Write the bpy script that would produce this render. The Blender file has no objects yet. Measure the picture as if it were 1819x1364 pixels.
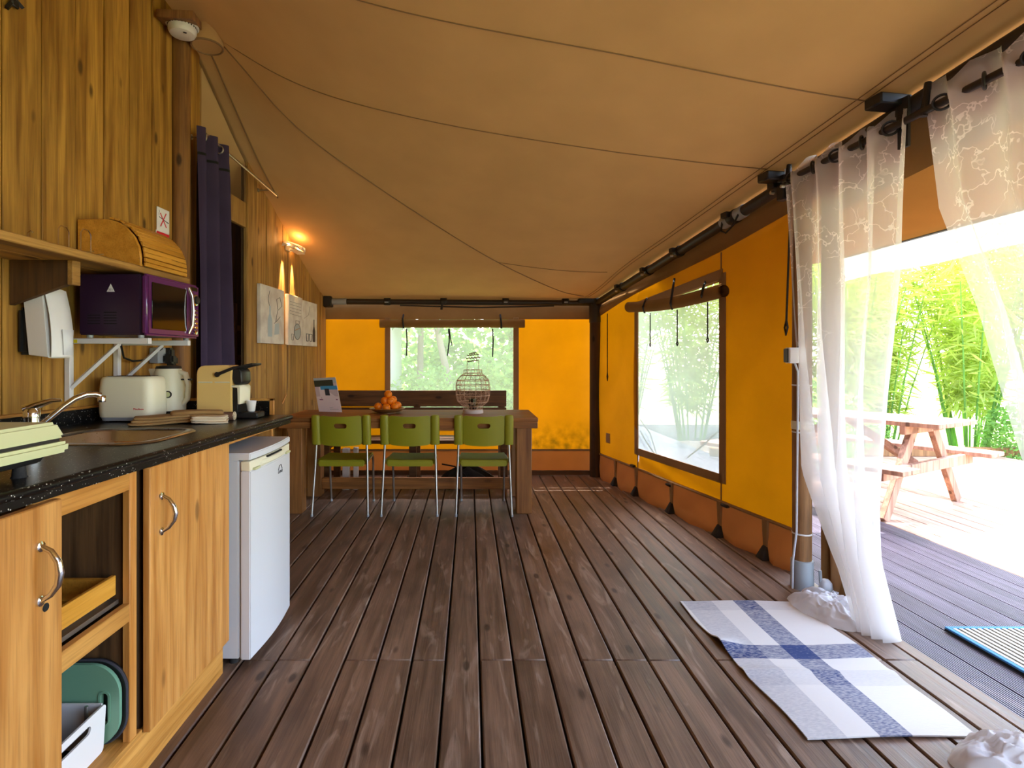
import bpy, bmesh, math, random
import numpy as np
from mathutils import Vector, Matrix
R = math.radians
random.seed(7)
scn = bpy.context.scene
C = scn.collection

# ------------------------------------------------------------------ camera, sky, sun, exposure
F, CX, CY, EYE = 970.0, 835.0, 637.0, 1.27
cam = bpy.data.objects.new('camera', bpy.data.cameras.new('camera')); C.objects.link(cam)
cam.location = (0, 0, EYE); cam.rotation_euler = (R(90), 0, 0)
cam.data.sensor_width = 36; cam.data.lens = F / 1819 * 36
cam.data.shift_x = (909.5 - CX) / 1819; cam.data.shift_y = (CY - 682) / 1819
cam.data.clip_start = 0.02
scn.camera = cam
world = bpy.data.worlds.new('sky'); scn.world = world; world.use_nodes = True
wn = world.node_tree; bg = wn.nodes['Background']
sky = wn.nodes.new('ShaderNodeTexSky'); sky.sky_type = 'NISHITA'
sky.sun_disc = False; sky.sun_elevation = R(62); sky.sun_rotation = R(13); sky.dust_density = 2.0
sky.air_density = 1.0; sky.ozone_density = 1.0
hsv = wn.nodes.new('ShaderNodeHueSaturation'); hsv.inputs['Saturation'].default_value = 0.85
wn.links.new(sky.outputs[0], hsv.inputs['Color']); wn.links.new(hsv.outputs[0], bg.inputs[0])
bg.inputs[1].default_value = 1.25
sd = bpy.data.lights.new('sun', 'SUN'); sd.energy = 8.0; sd.angle = R(1.0); sd.color = (1, .95, .86)
sun = bpy.data.objects.new('sun', sd); C.objects.link(sun)
sun.location = (2, 8, 12)
sun.rotation_euler = Vector((.06, -.36, -1)).to_track_quat('-Z', 'Y').to_euler()
scn.view_settings.view_transform = 'Standard'; scn.view_settings.look = 'None'
scn.view_settings.exposure = 0.95; scn.view_settings.gamma = 1; scn.view_settings.use_curve_mapping = False
scn.cycles.max_bounces = 12; scn.cycles.diffuse_bounces = 6; scn.cycles.transparent_max_bounces = 24
scn.cycles.transmission_bounces = 8; scn.cycles.sample_clamp_indirect = 8

# ------------------------------------------------------------------ where a photo point lies in the room
def at(px, py, Y): return Vector(((px - CX) / F * Y, Y, EYE - (py - CY) / F * Y))
def fl(px, py, z=0.0):
    Y = F * (EYE - z) / (py - CY); return Vector(((px - CX) / F * Y, Y, z))
WA, WB = -1.87, .05                                   # left wall: X = WA + WB * Y
LRZ = -math.atan(WB)
def wx(Y, off=0): return WA + WB * Y + off
def lw(px, py, off=0):
    Y = -(WA + off) / ((CX - px) / F + WB); return at(px, py, Y)
def rx(Y): return 1.39 + .206 * (5.89 - Y)            # right canvas wall
RRZ = math.atan(.206)
def rw(px, py, off=0):
    Y = (1.39 - off + .206 * 5.89) / ((px - CX) / F + .206); return at(px, py, Y)
def pole(Y): return Vector((1.837 + (3.02 - Y) * .1645, Y, 2.29 + (3.02 - Y) * .148))

# ------------------------------------------------------------------ mesh helpers
WP = {}
class MB:
    def __init__(s): s.v = []; s.f = []
    def add(s, vs, fs):
        o = len(s.v); s.v += [Vector(p) for p in vs]; s.f += [tuple(i + o for i in f) for f in fs]; return s
    def box(s, c, d, rz=0, m=None):
        M = m or Matrix.Rotation(rz, 3, 'Z'); c = Vector(c); h = Vector(d) / 2
        vs = [c + M @ Vector((sx * h.x, sy * h.y, sz * h.z)) for sz in (-1, 1) for sx, sy in ((-1, -1), (1, -1), (1, 1), (-1, 1))]
        return s.add(vs, [(3, 2, 1, 0), (4, 5, 6, 7), (0, 1, 5, 4), (1, 2, 6, 5), (2, 3, 7, 6), (3, 0, 4, 7)])
    def b2(s, lo, hi): return s.box([(a + b) / 2 for a, b in zip(lo, hi)], [b - a for a, b in zip(lo, hi)])
    def hexa(s, p):                                    # eight corners: bottom ring then top ring
        return s.add(p, [(3, 2, 1, 0), (4, 5, 6, 7), (0, 1, 5, 4), (1, 2, 6, 5), (2, 3, 7, 6), (3, 0, 4, 7)])
    def tube(s, pts, r, n=8, closed=False, caps=True):
        pts = [Vector(p) for p in pts]; N = len(pts); vs = []; up = None
        rr = r if isinstance(r, (list, tuple)) else [r] * N
        for i, p in enumerate(pts):
            a = pts[(i - 1) % N] if (closed or i > 0) else p; b = pts[(i + 1) % N] if (closed or i < N - 1) else p
            t = (b - a).normalized() if (b - a).length > 1e-9 else Vector((0, 0, 1))
            if up is None: up = Vector((0, 0, 1)) if abs(t.z) < .9 else Vector((1, 0, 0))
            x = t.cross(up)
            if x.length < 1e-6: x = t.orthogonal()
            x.normalize(); y = x.cross(t).normalized(); up = y
            vs += [p + (x * math.cos(k * 2 * math.pi / n) + y * math.sin(k * 2 * math.pi / n)) * rr[i] for k in range(n)]
        fs = []
        for i in range(N if closed else N - 1):
            j = (i + 1) % N
            fs += [(i * n + k, i * n + (k + 1) % n, j * n + (k + 1) % n, j * n + k) for k in range(n)]
        if caps and not closed: fs += [tuple(range(n))[::-1], tuple((N - 1) * n + k for k in range(n))]
        return s.add(vs, fs)
    def lathe(s, prof, c=(0, 0, 0), n=24, m=None):
        c = Vector(c); M = m or Matrix.Identity(3); vs = []; fs = []
        for r, z in prof:
            vs += [c + M @ Vector((r * math.cos(2 * math.pi * k / n), r * math.sin(2 * math.pi * k / n), z)) for k in range(n)]
        for i in range(len(prof) - 1):
            fs += [(i * n + k, i * n + (k + 1) % n, (i + 1) * n + (k + 1) % n, (i + 1) * n + k) for k in range(n)]
        if prof[0][0] > 1e-6: fs.append(tuple(range(n))[::-1])
        if prof[-1][0] > 1e-6: fs.append(tuple((len(prof) - 1) * n + k for k in range(n)))
        return s.add(vs, fs)
    def prism(s, poly, to3, lo, hi):                   # to3(a, b, t) -> point
        n = len(poly)
        vs = [to3(a, b, lo) for a, b in poly] + [to3(a, b, hi) for a, b in poly]
        fs = [tuple(range(n))[::-1], tuple(range(n, 2 * n))] + [(k, (k + 1) % n, n + (k + 1) % n, n + k) for k in range(n)]
        return s.add(vs, fs)
    def ring(s, outer, inner, to3, lo, hi):            # plate with a hole; equal point counts
        n = len(outer); vs = []
        for t in (lo, hi):
            vs += [to3(a, b, t) for a, b in outer] + [to3(a, b, t) for a, b in inner]
        fs = []
        for k in range(n):
            j = (k + 1) % n
            fs += [(k, n + k, n + j, j), (2 * n + k, 2 * n + j, 3 * n + j, 3 * n + k), (k, j, 2 * n + j, 2 * n + k), (n + k, 3 * n + k, 3 * n + j, n + j)]
        return s.add(vs, fs)
    def grid(s, fn, nu, nv):
        vs = [fn(i / nu, j / nv) for j in range(nv + 1) for i in range(nu + 1)]
        w = nu + 1
        return s.add(vs, [(j * w + i, j * w + i + 1, (j + 1) * w + i + 1, (j + 1) * w + i) for j in range(nv) for i in range(nu)])
    def build(s, name, mat, parent=None, bevel=0, smooth=True, center=None, thick=0, ang=42, seg=1, **kw):
        lo = Vector([min(p[i] for p in s.v) for i in range(3)]); hi = Vector([max(p[i] for p in s.v) for i in range(3)])
        c = Vector(center) if center is not None else (lo + hi) / 2
        me = bpy.data.meshes.new(name); me.from_pydata([p - c for p in s.v], [], s.f)
        bm = bmesh.new(); bm.from_mesh(me)
        if thick: bmesh.ops.solidify(bm, geom=bm.faces[:], thickness=thick)
        if not kw.pop('raw', False): bmesh.ops.recalc_face_normals(bm, faces=bm.faces[:])
        if bevel: bmesh.ops.bevel(bm, geom=bm.edges[:], offset=bevel, segments=seg, affect='EDGES', clamp_overlap=True)
        bm.to_mesh(me); bm.free()
        if smooth: me.shade_smooth(); me.set_sharp_from_angle(angle=R(ang))
        me.materials.append(mat)
        return link(name, me, parent, c, **kw)
def link(name, data, parent=None, c=(0, 0, 0), **kw):
    o = bpy.data.objects.new(name, data); C.objects.link(o); c = Vector(c)
    if parent is not None: o.parent = parent; o.location = c - WP[parent]
    else: o.location = c
    WP[o] = c; tag(o, **kw); return o
def tag(o, label=None, cat=None, group=None, kind=None):
    if label: o['label'] = label
    if cat: o['category'] = cat
    if group: o['group'] = group
    if kind: o['kind'] = kind
    return o
def thing(name, loc, label, cat, group=None, kind=None): return link(name, None, None, loc, label=label, cat=cat, group=group, kind=kind)
_pk = {}
def plank(parent, size, loc, mat, rz=0, bevel=.003, name='plank'):
    key = (tuple(round(x, 3) for x in size), mat.name, round(rz, 4), bevel)
    if key not in _pk:
        o = MB().box((0, 0, 0), size, rz).build(name, mat, None, bevel, center=(0, 0, 0)); _pk[key] = o.data
        C.objects.unlink(o); bpy.data.objects.remove(o)
    return link(name, _pk[key], parent, loc)
def copy_tree(o, parent=None):
    c = o.copy(); C.objects.link(c)
    if parent: c.parent = parent
    for ch in list(o.children): copy_tree(ch, c)
    return c
def text(body, size, loc, rot, mat, parent, name='lettering', ext=.0004):
    cu = bpy.data.curves.new(name, 'FONT'); cu.body = body; cu.size = size; cu.extrude = ext
    cu.align_x = 'CENTER'; cu.align_y = 'CENTER'; cu.materials.append(mat)
    o = link(name, cu, None, (0, 0, 0)); bpy.context.view_layer.update()
    me = bpy.data.meshes.new_from_object(o.evaluated_get(bpy.context.evaluated_depsgraph_get())); C.objects.unlink(o); bpy.data.objects.remove(o)
    o = link(name, me, parent, loc); o.rotation_euler = rot; return o
def rrect(x0, y0, x1, y1, r, n=5):
    out = []
    for cx, cy, a in ((x1 - r, y1 - r, 0), (x0 + r, y1 - r, 90), (x0 + r, y0 + r, 180), (x1 - r, y0 + r, 270)):
        for k in range(n + 1):
            t = R(a + 90 * k / n); out.append((cx + r * math.cos(t), cy + r * math.sin(t)))
    return out
XY = lambda a, b, t: Vector((a, b, t))
YZ = lambda a, b, t: Vector((t, a, b))
XZ = lambda a, b, t: Vector((a, t, b))

# ------------------------------------------------------------------ materials
def hexc(h):
    v = [int(h[i:i + 2], 16) / 255 for i in (0, 2, 4)]
    return tuple(x / 12.92 if x <= .04045 else ((x + .055) / 1.055) ** 2.4 for x in v) + (1,)
def newmat(name):
    m = bpy.data.materials.new(name); m.use_nodes = True; nt = m.node_tree
    return m, nt, nt.nodes['Principled BSDF'], nt.links
def plain(name, col, rough=.5, metal=0, spec=.5, bump=0, bscale=200, coat=0):
    m, nt, b, L = newmat(name); b.inputs['Base Color'].default_value = hexc(col); b.inputs['Roughness'].default_value = rough
    b.inputs['Metallic'].default_value = metal; b.inputs['Specular IOR Level'].default_value = spec; b.inputs['Coat Weight'].default_value = coat
    tc = nt.nodes.new('ShaderNodeTexCoord'); n = nt.nodes.new('ShaderNodeTexNoise'); n.inputs['Scale'].default_value = bscale
    L.new(tc.outputs['Object'], n.inputs['Vector'])
    mr = nt.nodes.new('ShaderNodeMapRange'); mr.inputs[3].default_value = rough * .85; mr.inputs[4].default_value = min(1, rough * 1.2 + .02)
    L.new(n.outputs[0], mr.inputs[0]); L.new(mr.outputs[0], b.inputs['Roughness'])
    if bump:
        bp = nt.nodes.new('ShaderNodeBump'); bp.inputs['Strength'].default_value = bump; bp.inputs['Distance'].default_value = .002
        L.new(n.outputs[0], bp.inputs['Height']); L.new(bp.outputs[0], b.inputs['Normal'])
    return m
def wood(name, light, dark, axis='Z', rough=.6, sc=1.0, vary=.25, knot=.8, blotch=.5, spec=.4, worn=None):
    m, nt, b, L = newmat(name); N = nt.nodes.new
    tc = N('ShaderNodeTexCoord'); oi = N('ShaderNodeObjectInfo'); mul = N('ShaderNodeMath'); mul.operation = 'MULTIPLY'; mul.inputs[1].default_value = 57
    L.new(oi.outputs['Random'], mul.inputs[0])
    add = N('ShaderNodeVectorMath'); add.operation = 'ADD'; L.new(tc.outputs['Object'], add.inputs[0]); L.new(mul.outputs[0], add.inputs[1])
    def mapped(long, across):
        mp = N('ShaderNodeMapping'); mp.inputs['Scale'].default_value = [long * sc if a == axis else across * sc for a in 'XYZ']
        L.new(add.outputs[0], mp.inputs['Vector']); return mp.outputs[0]
    n1 = N('ShaderNodeTexNoise'); n1.inputs['Scale'].default_value = 1; n1.inputs['Detail'].default_value = 5; n1.inputs['Distortion'].default_value = .6
    L.new(mapped(1.6, 26), n1.inputs['Vector'])
    n2 = N('ShaderNodeTexNoise'); n2.inputs['Scale'].default_value = 1; n2.inputs['Detail'].default_value = 3
    L.new(mapped(5, 160), n2.inputs['Vector'])
    n3 = N('ShaderNodeTexNoise'); n3.inputs['Scale'].default_value = 1; n3.inputs['Detail'].default_value = 4
    L.new(mapped(3, 7), n3.inputs['Vector'])
    vo = N('ShaderNodeTexVoronoi'); vo.inputs['Scale'].default_value = 1; vo.inputs['Randomness'].default_value = 1
    L.new(mapped(3.2, 8), vo.inputs['Vector'])
    kr = N('ShaderNodeMapRange'); kr.inputs[1].default_value = .08; kr.inputs[2].default_value = .15; kr.inputs[3].default_value = knot; kr.inputs[4].default_value = 0
    L.new(vo.outputs['Distance'], kr.inputs[0])
    def mixc(fac, a, bb):
        mx = N('ShaderNodeMix'); mx.data_type = 'RGBA'
        if hasattr(fac, 'node'): L.new(fac, mx.inputs[0])
        else: mx.inputs[0].default_value = fac
        for i, v in ((6, a), (7, bb)):
            if hasattr(v, 'node'): L.new(v, mx.inputs[i])
            else: mx.inputs[i].default_value = v
        return mx.outputs[2]
    def rng(src, lo, hi, a=0, bb=1):
        r = N('ShaderNodeMapRange'); r.inputs[1].default_value = lo; r.inputs[2].default_value = hi; r.inputs[3].default_value = a; r.inputs[4].default_value = bb
        L.new(src, r.inputs[0]); return r.outputs[0]
    lc, dc = hexc(light), hexc(dark)
    col = mixc(rng(n1.outputs[0], .32, .68), dc, lc)
    mid = tuple((x * .35) for x in dc[:3]) + (1,)
    col = mixc(rng(n2.outputs[0], .5, .8, 0, .45), col, mid)
    col = mixc(rng(n3.outputs[0], .48, .75, 0, blotch), col, tuple(x * .45 for x in dc[:3]) + (1,))
    if worn:
        n4 = N('ShaderNodeTexNoise'); n4.inputs['Scale'].default_value = 1; n4.inputs['Detail'].default_value = 6; n4.inputs['Distortion'].default_value = 1.5
        L.new(mapped(2.2, 14), n4.inputs['Vector'])
        col = mixc(rng(n4.outputs[0], .58, .7, 0, .55), col, hexc(worn))
    col = mixc(kr.outputs[0], col, tuple(x * .22 for x in dc[:3]) + (1,))
    hs = N('ShaderNodeHueSaturation'); L.new(col, hs.inputs['Color']); L.new(rng(oi.outputs['Random'], 0, 1, 1 - vary, 1 + vary), hs.inputs['Value'])
    L.new(hs.outputs[0], b.inputs['Base Color']); b.inputs['Roughness'].default_value = rough; b.inputs['Specular IOR Level'].default_value = spec
    L.new(rng(n1.outputs[0], .3, .7, rough * .8, min(1, rough * 1.2)), b.inputs['Roughness'])
    bp = N('ShaderNodeBump'); bp.inputs['Strength'].default_value = .25; bp.inputs['Distance'].default_value = .003
    L.new(n2.outputs[0], bp.inputs['Height']); L.new(bp.outputs[0], b.inputs['Normal'])
    return m
def sheet(name, front, through, tr=.5, alpha=0, weave=900, vary=.12, stain=None, hole_scale=None):
    """thin cloth: reflects, lets light through, optionally with open weave (alpha = share of holes)"""
    m, nt, b, L = newmat(name); N = nt.nodes.new; nt.nodes.remove(b); out = nt.nodes['Material Output']
    tc = N('ShaderNodeTexCoord'); nz = N('ShaderNodeTexNoise'); nz.inputs['Scale'].default_value = 3; nz.inputs['Detail'].default_value = 6
    L.new(tc.outputs['Object'], nz.inputs['Vector'])
    hs = []
    for c in (front, through):
        h = N('ShaderNodeHueSaturation'); h.inputs['Color'].default_value = hexc(c)
        r = N('ShaderNodeMapRange'); r.inputs[1].default_value = .3; r.inputs[2].default_value = .7; r.inputs[3].default_value = 1 - vary; r.inputs[4].default_value = 1 + vary
        L.new(nz.outputs[0], r.inputs[0]); L.new(r.outputs[0], h.inputs['Value']); o = h.outputs[0]
        if stain:
            n2 = N('ShaderNodeTexNoise'); n2.inputs['Scale'].default_value = stain[0]; n2.inputs['Detail'].default_value = 8
            L.new(tc.outputs['Object'], n2.inputs['Vector'])
            sp = N('ShaderNodeSeparateXYZ'); L.new(tc.outputs['Object'], sp.inputs[0])
            zr = N('ShaderNodeMapRange'); zr.inputs[1].default_value = stain[1]; zr.inputs[2].default_value = stain[2]; zr.inputs[3].default_value = .95; zr.inputs[4].default_value = 0
            L.new(sp.outputs[2], zr.inputs[0])
            mm = N('ShaderNodeMath'); mm.operation = 'MULTIPLY'; L.new(zr.outputs[0], mm.inputs[0])
            r2 = N('ShaderNodeMapRange'); r2.inputs[1].default_value = .34; r2.inputs[2].default_value = .72; L.new(n2.outputs[0], r2.inputs[0]); L.new(r2.outputs[0], mm.inputs[1])
            mx = N('ShaderNodeMix'); mx.data_type = 'RGBA'; L.new(mm.outputs[0], mx.inputs[0]); L.new(o, mx.inputs[6]); mx.inputs[7].default_value = hexc(stain[3]); o = mx.outputs[2]
        hs.append(o)
    wv = N('ShaderNodeTexNoise'); wv.inputs['Scale'].default_value = weave; L.new(tc.outputs['Object'], wv.inputs['Vector'])
    bp = N('ShaderNodeBump'); bp.inputs['Strength'].default_value = .12; bp.inputs['Distance'].default_value = .001; L.new(wv.outputs[0], bp.inputs['Height'])
    d = N('ShaderNodeBsdfDiffuse'); t = N('ShaderNodeBsdfTranslucent'); L.new(hs[0], d.inputs[0]); L.new(hs[1], t.inputs[0]); L.new(bp.outputs[0], d.inputs['Normal'])
    ms = N('ShaderNodeMixShader'); ms.inputs[0].default_value = tr; L.new(d.outputs[0], ms.inputs[1]); L.new(t.outputs[0], ms.inputs[2])
    o = ms.outputs[0]
    if alpha:
        tp = N('ShaderNodeBsdfTransparent'); m2 = N('ShaderNodeMixShader'); m2.inputs[0].default_value = alpha
        L.new(o, m2.inputs[1]); L.new(tp.outputs[0], m2.inputs[2]); o = m2.outputs[0]
        m['mix'] = m2.name
    L.new(o, out.inputs[0]); return m

M = {}
M['wall'] = wood('wall_pine', 'c8943c', '8c5e20', 'Z', .65, vary=.22, blotch=.35)
M['wall2'] = wood('wall_pine_far', 'be9250', '8a5e2a', 'Z', .65, vary=.2, blotch=.35)
M['cab'] = wood('cabinet_pine', 'd0954e', 'ab6c2c', 'Z', .5, vary=.1, blotch=.15, knot=.6)
M['caby'] = wood('cabinet_pine_rail', 'cd9448', 'a46a28', 'Y', .55, vary=.1, blotch=.2, knot=.3)
M['shelf'] = wood('shelf_board', 'b98a45', '7c5322', 'Y', .7, vary=.12)
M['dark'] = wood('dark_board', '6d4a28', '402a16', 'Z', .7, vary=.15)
M['floor'] = wood('floor_plank', '8a6e5a', '5e483a', 'Y', .5, vary=.13, blotch=.6, knot=.75, spec=.45, worn='ab9584')
M['post'] = wood('timber_post', 'a8794c', '6e4826', 'Z', .7, vary=.1)
M['postm'] = wood('ridge_post_wood', '9c6c36', '6a4420', 'Z', .7, vary=.05, knot=.9)
M['postd'] = wood('dark_timber_post', '5a4029', '34241a', 'Z', .75, vary=.1)
M['table'] = wood('table_wood', 'a86c34', '76481f', 'X', .6, vary=.12, blotch=.25, knot=.4)
M['tableleg'] = wood('table_leg_wood', 'a06d3a', '734824', 'Z', .5, vary=.1, blotch=.25)
M['bench'] = wood('bench_wood', '7d5634', '4f341c', 'X', .55, vary=.12)
M['deck'] = wood('deck_board', 'c9a58c', '9b7a66', 'Y', .75, vary=.12, blotch=.25, knot=.2)
M['rib'] = wood('ribbed_board', '777080', '565060', 'Y', .42, vary=.15, blotch=.2, knot=0)
M['picnic'] = wood('picnic_wood', 'c79a80', '8c6450', 'Z', .8, vary=.15, blotch=.3)
M['bamboo'] = wood('bread_box_wood', 'd79a3a', 'bd7f26', 'Y', .4, vary=.06, blotch=.1, knot=0)
M['canvas'] = sheet('roof_canvas', 'bf9868', 'a8783c', .013, vary=.06)
M['yellow'] = sheet('yellow_canvas', 'b07428', 'd88600', .15, vary=.08)
M['yellow_stained'] = sheet('yellow_canvas_mildew', 'b07428', 'd88600', .19, vary=.08, stain=(13, -.74, -.38, '3c3c0c'))
M['skirt'] = sheet('orange_skirt_canvas', 'a4663a', 'a05a26', .10, vary=.1)
M['brown'] = sheet('brown_canvas', '8c6840', '84542a', .03, vary=.12)
M['trim'] = sheet('trim_canvas', 'a8845e', 'a07444', .22, vary=.1)
M['awning'] = sheet('awning_canvas', '7d5729', '9a6a30', .02, vary=.06)
M['valance'] = sheet('backlit_valance_canvas', 'e8e0d4', 'f0e8dc', .6, vary=.03)  # same canvas as the awning; strong backlight is put into this whitened colour
M['pane'] = sheet('window_film', 'bcc2ba', 'b8c0b2', .45, alpha=.36, vary=.1)
M['mesh'] = sheet('window_mesh', 'b8bab0', 'b4baa8', .45, alpha=.6, vary=.1)
M['black'] = plain('black_plastic', '1c1b1b', .4)
M['strap'] = plain('dark_strap', '2a2522', .9)
M['rubber'] = plain('rubber', '232020', .8)
M['metalpole'] = plain('dark_pole', '30261f', .45, 0)
M['grey'] = plain('grey_sleeve', '9aa0a6', .5)
M['steel'] = plain('steel', 'c8c8c8', .28, 1)
M['chrome'] = plain('chrome', 'e2e2e2', .1, 1)
M['alu'] = plain('chair_tube', 'b9b9b6', .35, 1)
M['white'] = plain('white_enamel', 'd4d4d8', .3)
M['whitep'] = plain('white_plastic', 'ddd9d8', .35)
M['cream'] = plain('cream_plastic', 'e3ddc3', .4)
M['coffee'] = plain('cream_yellow_plastic', 'e8c47a', .35)
M['green'] = plain('green_plastic', '8f8c1c', .42, bump=.1, bscale=500)
M['greentray'] = plain('green_tray', '6f9a80', .45)
M['purple'] = plain('purple_enamel', '571d5c', .18, coat=.6)
M['purpled'] = plain('dark_purple_metal', '2a1430', .4)
M['glassd'] = plain('dark_glass', '100d0c', .06, spec=.6)
M['hob'] = plain('pale_green_enamel', 'c8c99a', .45, bump=.15, bscale=30)
M['red'] = plain('red_print', 'd22030', .5)
M['ink'] = plain('dark_ink', '33323c', .7)
M['paper'] = plain('paper', 'e9e5e6', .6)
M['shell'] = plain('plaster', 'd8cfc4', .7, bump=.3, bscale=60)
M['wicker'] = plain('wicker', 'caa78c', .7)
M['wickerd'] = plain('wicker_twist', '8a6448', .8)
M['wash'] = plain('whitewashed_wood', 'd9cdc4', .6)
M['mat'] = plain('doormat', 'a8a296', .9, bump=.4, bscale=120)
M['blue'] = plain('blue_edging', '3c7db4', .8)
M['plate'] = plain('glazed_plate', '8a5e34', .35)
M['grass'] = plain('grass_ground', '8c9a5a', .95, bump=.5, bscale=25)
M['siding'] = plain('pale_siding', 'd9d8cc', .7)
M['trunk'] = plain('tree_bark', '9a8a74', .9, bump=.5, bscale=30)
M['bamboo_leaf'] = sheet('bamboo_leaf', 'b4c468', 'd2e070', .5, vary=.35)
M['tree_leaf'] = sheet('tree_leaf', '7aa258', 'a6cc66', .45, vary=.35)
M['rope'] = plain('rope', '8a6a48', .9)
M['seam'] = plain('seam_thread', '8a6a4a', .9)
M['wire'] = plain('grey_cable', 'c9cdd6', .5)
M['dcable'] = plain('black_cable', '15120f', .6)
M['velvet'] = sheet('purple_curtain_cloth', '43384e', '302838', .05, vary=.15)
M['towel1'] = plain('tan_towel', '9c7848', .95, bump=.5, bscale=400)
M['towel2'] = plain('pale_towel', 'dccbad', .95, bump=.5, bscale=400)
M['towel3'] = plain('brown_towel', '6a4a38', .95, bump=.5, bscale=400)
M['slot'] = plain('dark_recess', '0c0a09', .9)
M['teal'] = plain('teal_plastic', '1d5a74', .5)
M['bag'] = plain('dark_cloth', '2b2622', .9, bump=.6, bscale=50)
M['tagy'] = plain('yellow_sticker', 'd8c81c', .5)
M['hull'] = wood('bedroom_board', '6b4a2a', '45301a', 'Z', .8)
# speckled black worktop
m, nt, b, L = newmat('speckled_worktop'); N = nt.nodes.new
tc = N('ShaderNodeTexCoord'); vo = N('ShaderNodeTexVoronoi'); vo.inputs['Scale'].default_value = 115; L.new(tc.outputs['Object'], vo.inputs['Vector'])
mr = N('ShaderNodeMapRange'); mr.inputs[1].default_value = .15; mr.inputs[2].default_value = .22; mr.inputs[3].default_value = 1; mr.inputs[4].default_value = 0; L.new(vo.outputs['Distance'], mr.inputs[0])
nz = N('ShaderNodeTexNoise'); nz.inputs['Scale'].default_value = 60; L.new(tc.outputs['Object'], nz.inputs['Vector'])
mm = N('ShaderNodeMath'); mm.operation = 'MULTIPLY'; L.new(mr.outputs[0], mm.inputs[0])
r2 = N('ShaderNodeMapRange'); r2.inputs[1].default_value = .46; r2.inputs[2].default_value = .54; L.new(nz.outputs[0], r2.inputs[0]); L.new(r2.outputs[0], mm.inputs[1])
mx = N('ShaderNodeMix'); mx.data_type = 'RGBA'; L.new(mm.outputs[0], mx.inputs[0]); mx.inputs[6].default_value = hexc('0e0d0d'); mx.inputs[7].default_value = hexc('c4beb4')
L.new(mx.outputs[2], b.inputs['Base Color']); b.inputs['Roughness'].default_value = .3; b.inputs['Specular IOR Level'].default_value = .3; M['worktop'] = m
# orange peel
m = plain('orange_peel', 'f28200', .45, bump=.4, bscale=260); M['orange'] = m
# plaid rug (woven stripes by position on the rug)
m, nt, b, L = newmat('plaid_rug'); N = nt.nodes.new
tc = N('ShaderNodeTexCoord'); sp = N('ShaderNodeSeparateXYZ'); L.new(tc.outputs['Object'], sp.inputs[0])
def stripes(sock, bands):
    r = N('ShaderNodeValToRGB'); r.color_ramp.interpolation = 'CONSTANT'
    ad = N('ShaderNodeMapRange'); ad.inputs[1].default_value = -.55; ad.inputs[2].default_value = .55; L.new(sock, ad.inputs[0]); L.new(ad.outputs[0], r.inputs[0])
    e = r.color_ramp.elements; e[0].position = 0; e[0].color = (bands[0][1],) * 3 + (1,); e.remove(e[1])
    for p, v in bands[1:]:
        k = e.new((p + .55) / 1.1); k.color = (v, v, v, 1)
    return r.outputs[0]
sx = stripes(sp.outputs[0], [(-.55, 0), (-.30, .28), (-.15, 0), (-.035, .72), (.075, 0)])
sy = stripes(sp.outputs[1], [(-.55, 0), (-.235, .12), (-.14, 0), (-.04, .72), (.07, 0), (.40, .14)])
nz = N('ShaderNodeTexNoise'); nz.inputs['Scale'].default_value = 1; nz.inputs['Detail'].default_value = 4
mp = N('ShaderNodeMapping'); mp.inputs['Scale'].default_value = (60, 330, 60); L.new(tc.outputs['Object'], mp.inputs[0]); L.new(mp.outputs[0], nz.inputs['Vector'])
ad = N('ShaderNodeMath'); ad.operation = 'ADD'; L.new(sx, ad.inputs[0]); L.new(sy, ad.inputs[1])
th = N('ShaderNodeMapRange'); th.inputs[1].default_value = .38; th.inputs[2].default_value = .62; th.inputs[3].default_value = .6; th.inputs[4].default_value = 1.2; L.new(nz.outputs[0], th.inputs[0])
mu = N('ShaderNodeMath'); mu.operation = 'MULTIPLY'; mu.use_clamp = True; L.new(ad.outputs[0], mu.inputs[0]); L.new(th.outputs[0], mu.inputs[1])
mx = N('ShaderNodeMix'); mx.data_type = 'RGBA'; L.new(mu.outputs[0], mx.inputs[0]); mx.inputs[6].default_value = hexc('dcd9d6'); mx.inputs[7].default_value = hexc('283c72')
L.new(mx.outputs[2], b.inputs['Base Color']); b.inputs['Roughness'].default_value = .95
bp = N('ShaderNodeBump'); bp.inputs['Strength'].default_value = .5; bp.inputs['Distance'].default_value = .002; L.new(nz.outputs[0], bp.inputs['Height']); L.new(bp.outputs[0], b.inputs['Normal'])
M['rug'] = m
# sheer voile with stitched twigs near the top
m = sheet('white_voile', 'f2eeee', 'f6f4f2', .5, alpha=.42, vary=.02); nt = m.node_tree; L = nt.links; N = nt.nodes.new
tc = N('ShaderNodeTexCoord'); mp = N('ShaderNodeMapping'); mp.inputs['Scale'].default_value = (5, 11, 7); L.new(tc.outputs['Object'], mp.inputs[0])
nz = N('ShaderNodeTexNoise'); nz.inputs['Scale'].default_value = 2.5; L.new(mp.outputs[0], nz.inputs['Vector'])
va = N('ShaderNodeVectorMath'); va.operation = 'ADD'; L.new(mp.outputs[0], va.inputs[0]); L.new(nz.outputs[1], va.inputs[1])
vo = N('ShaderNodeTexVoronoi'); vo.feature = 'DISTANCE_TO_EDGE'; vo.inputs['Scale'].default_value = 1.3; L.new(va.outputs[0], vo.inputs['Vector'])
r1 = N('ShaderNodeMapRange'); r1.inputs[1].default_value = .02; r1.inputs[2].default_value = .035; r1.inputs[3].default_value = 1; r1.inputs[4].default_value = 0; L.new(vo.outputs['Distance'], r1.inputs[0])
n2 = N('ShaderNodeTexNoise'); n2.inputs['Scale'].default_value = 5; L.new(tc.outputs['Object'], n2.inputs['Vector'])
r2 = N('ShaderNodeMapRange'); r2.inputs[1].default_value = .47; r2.inputs[2].default_value = .53; L.new(n2.outputs[0], r2.inputs[0])
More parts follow.
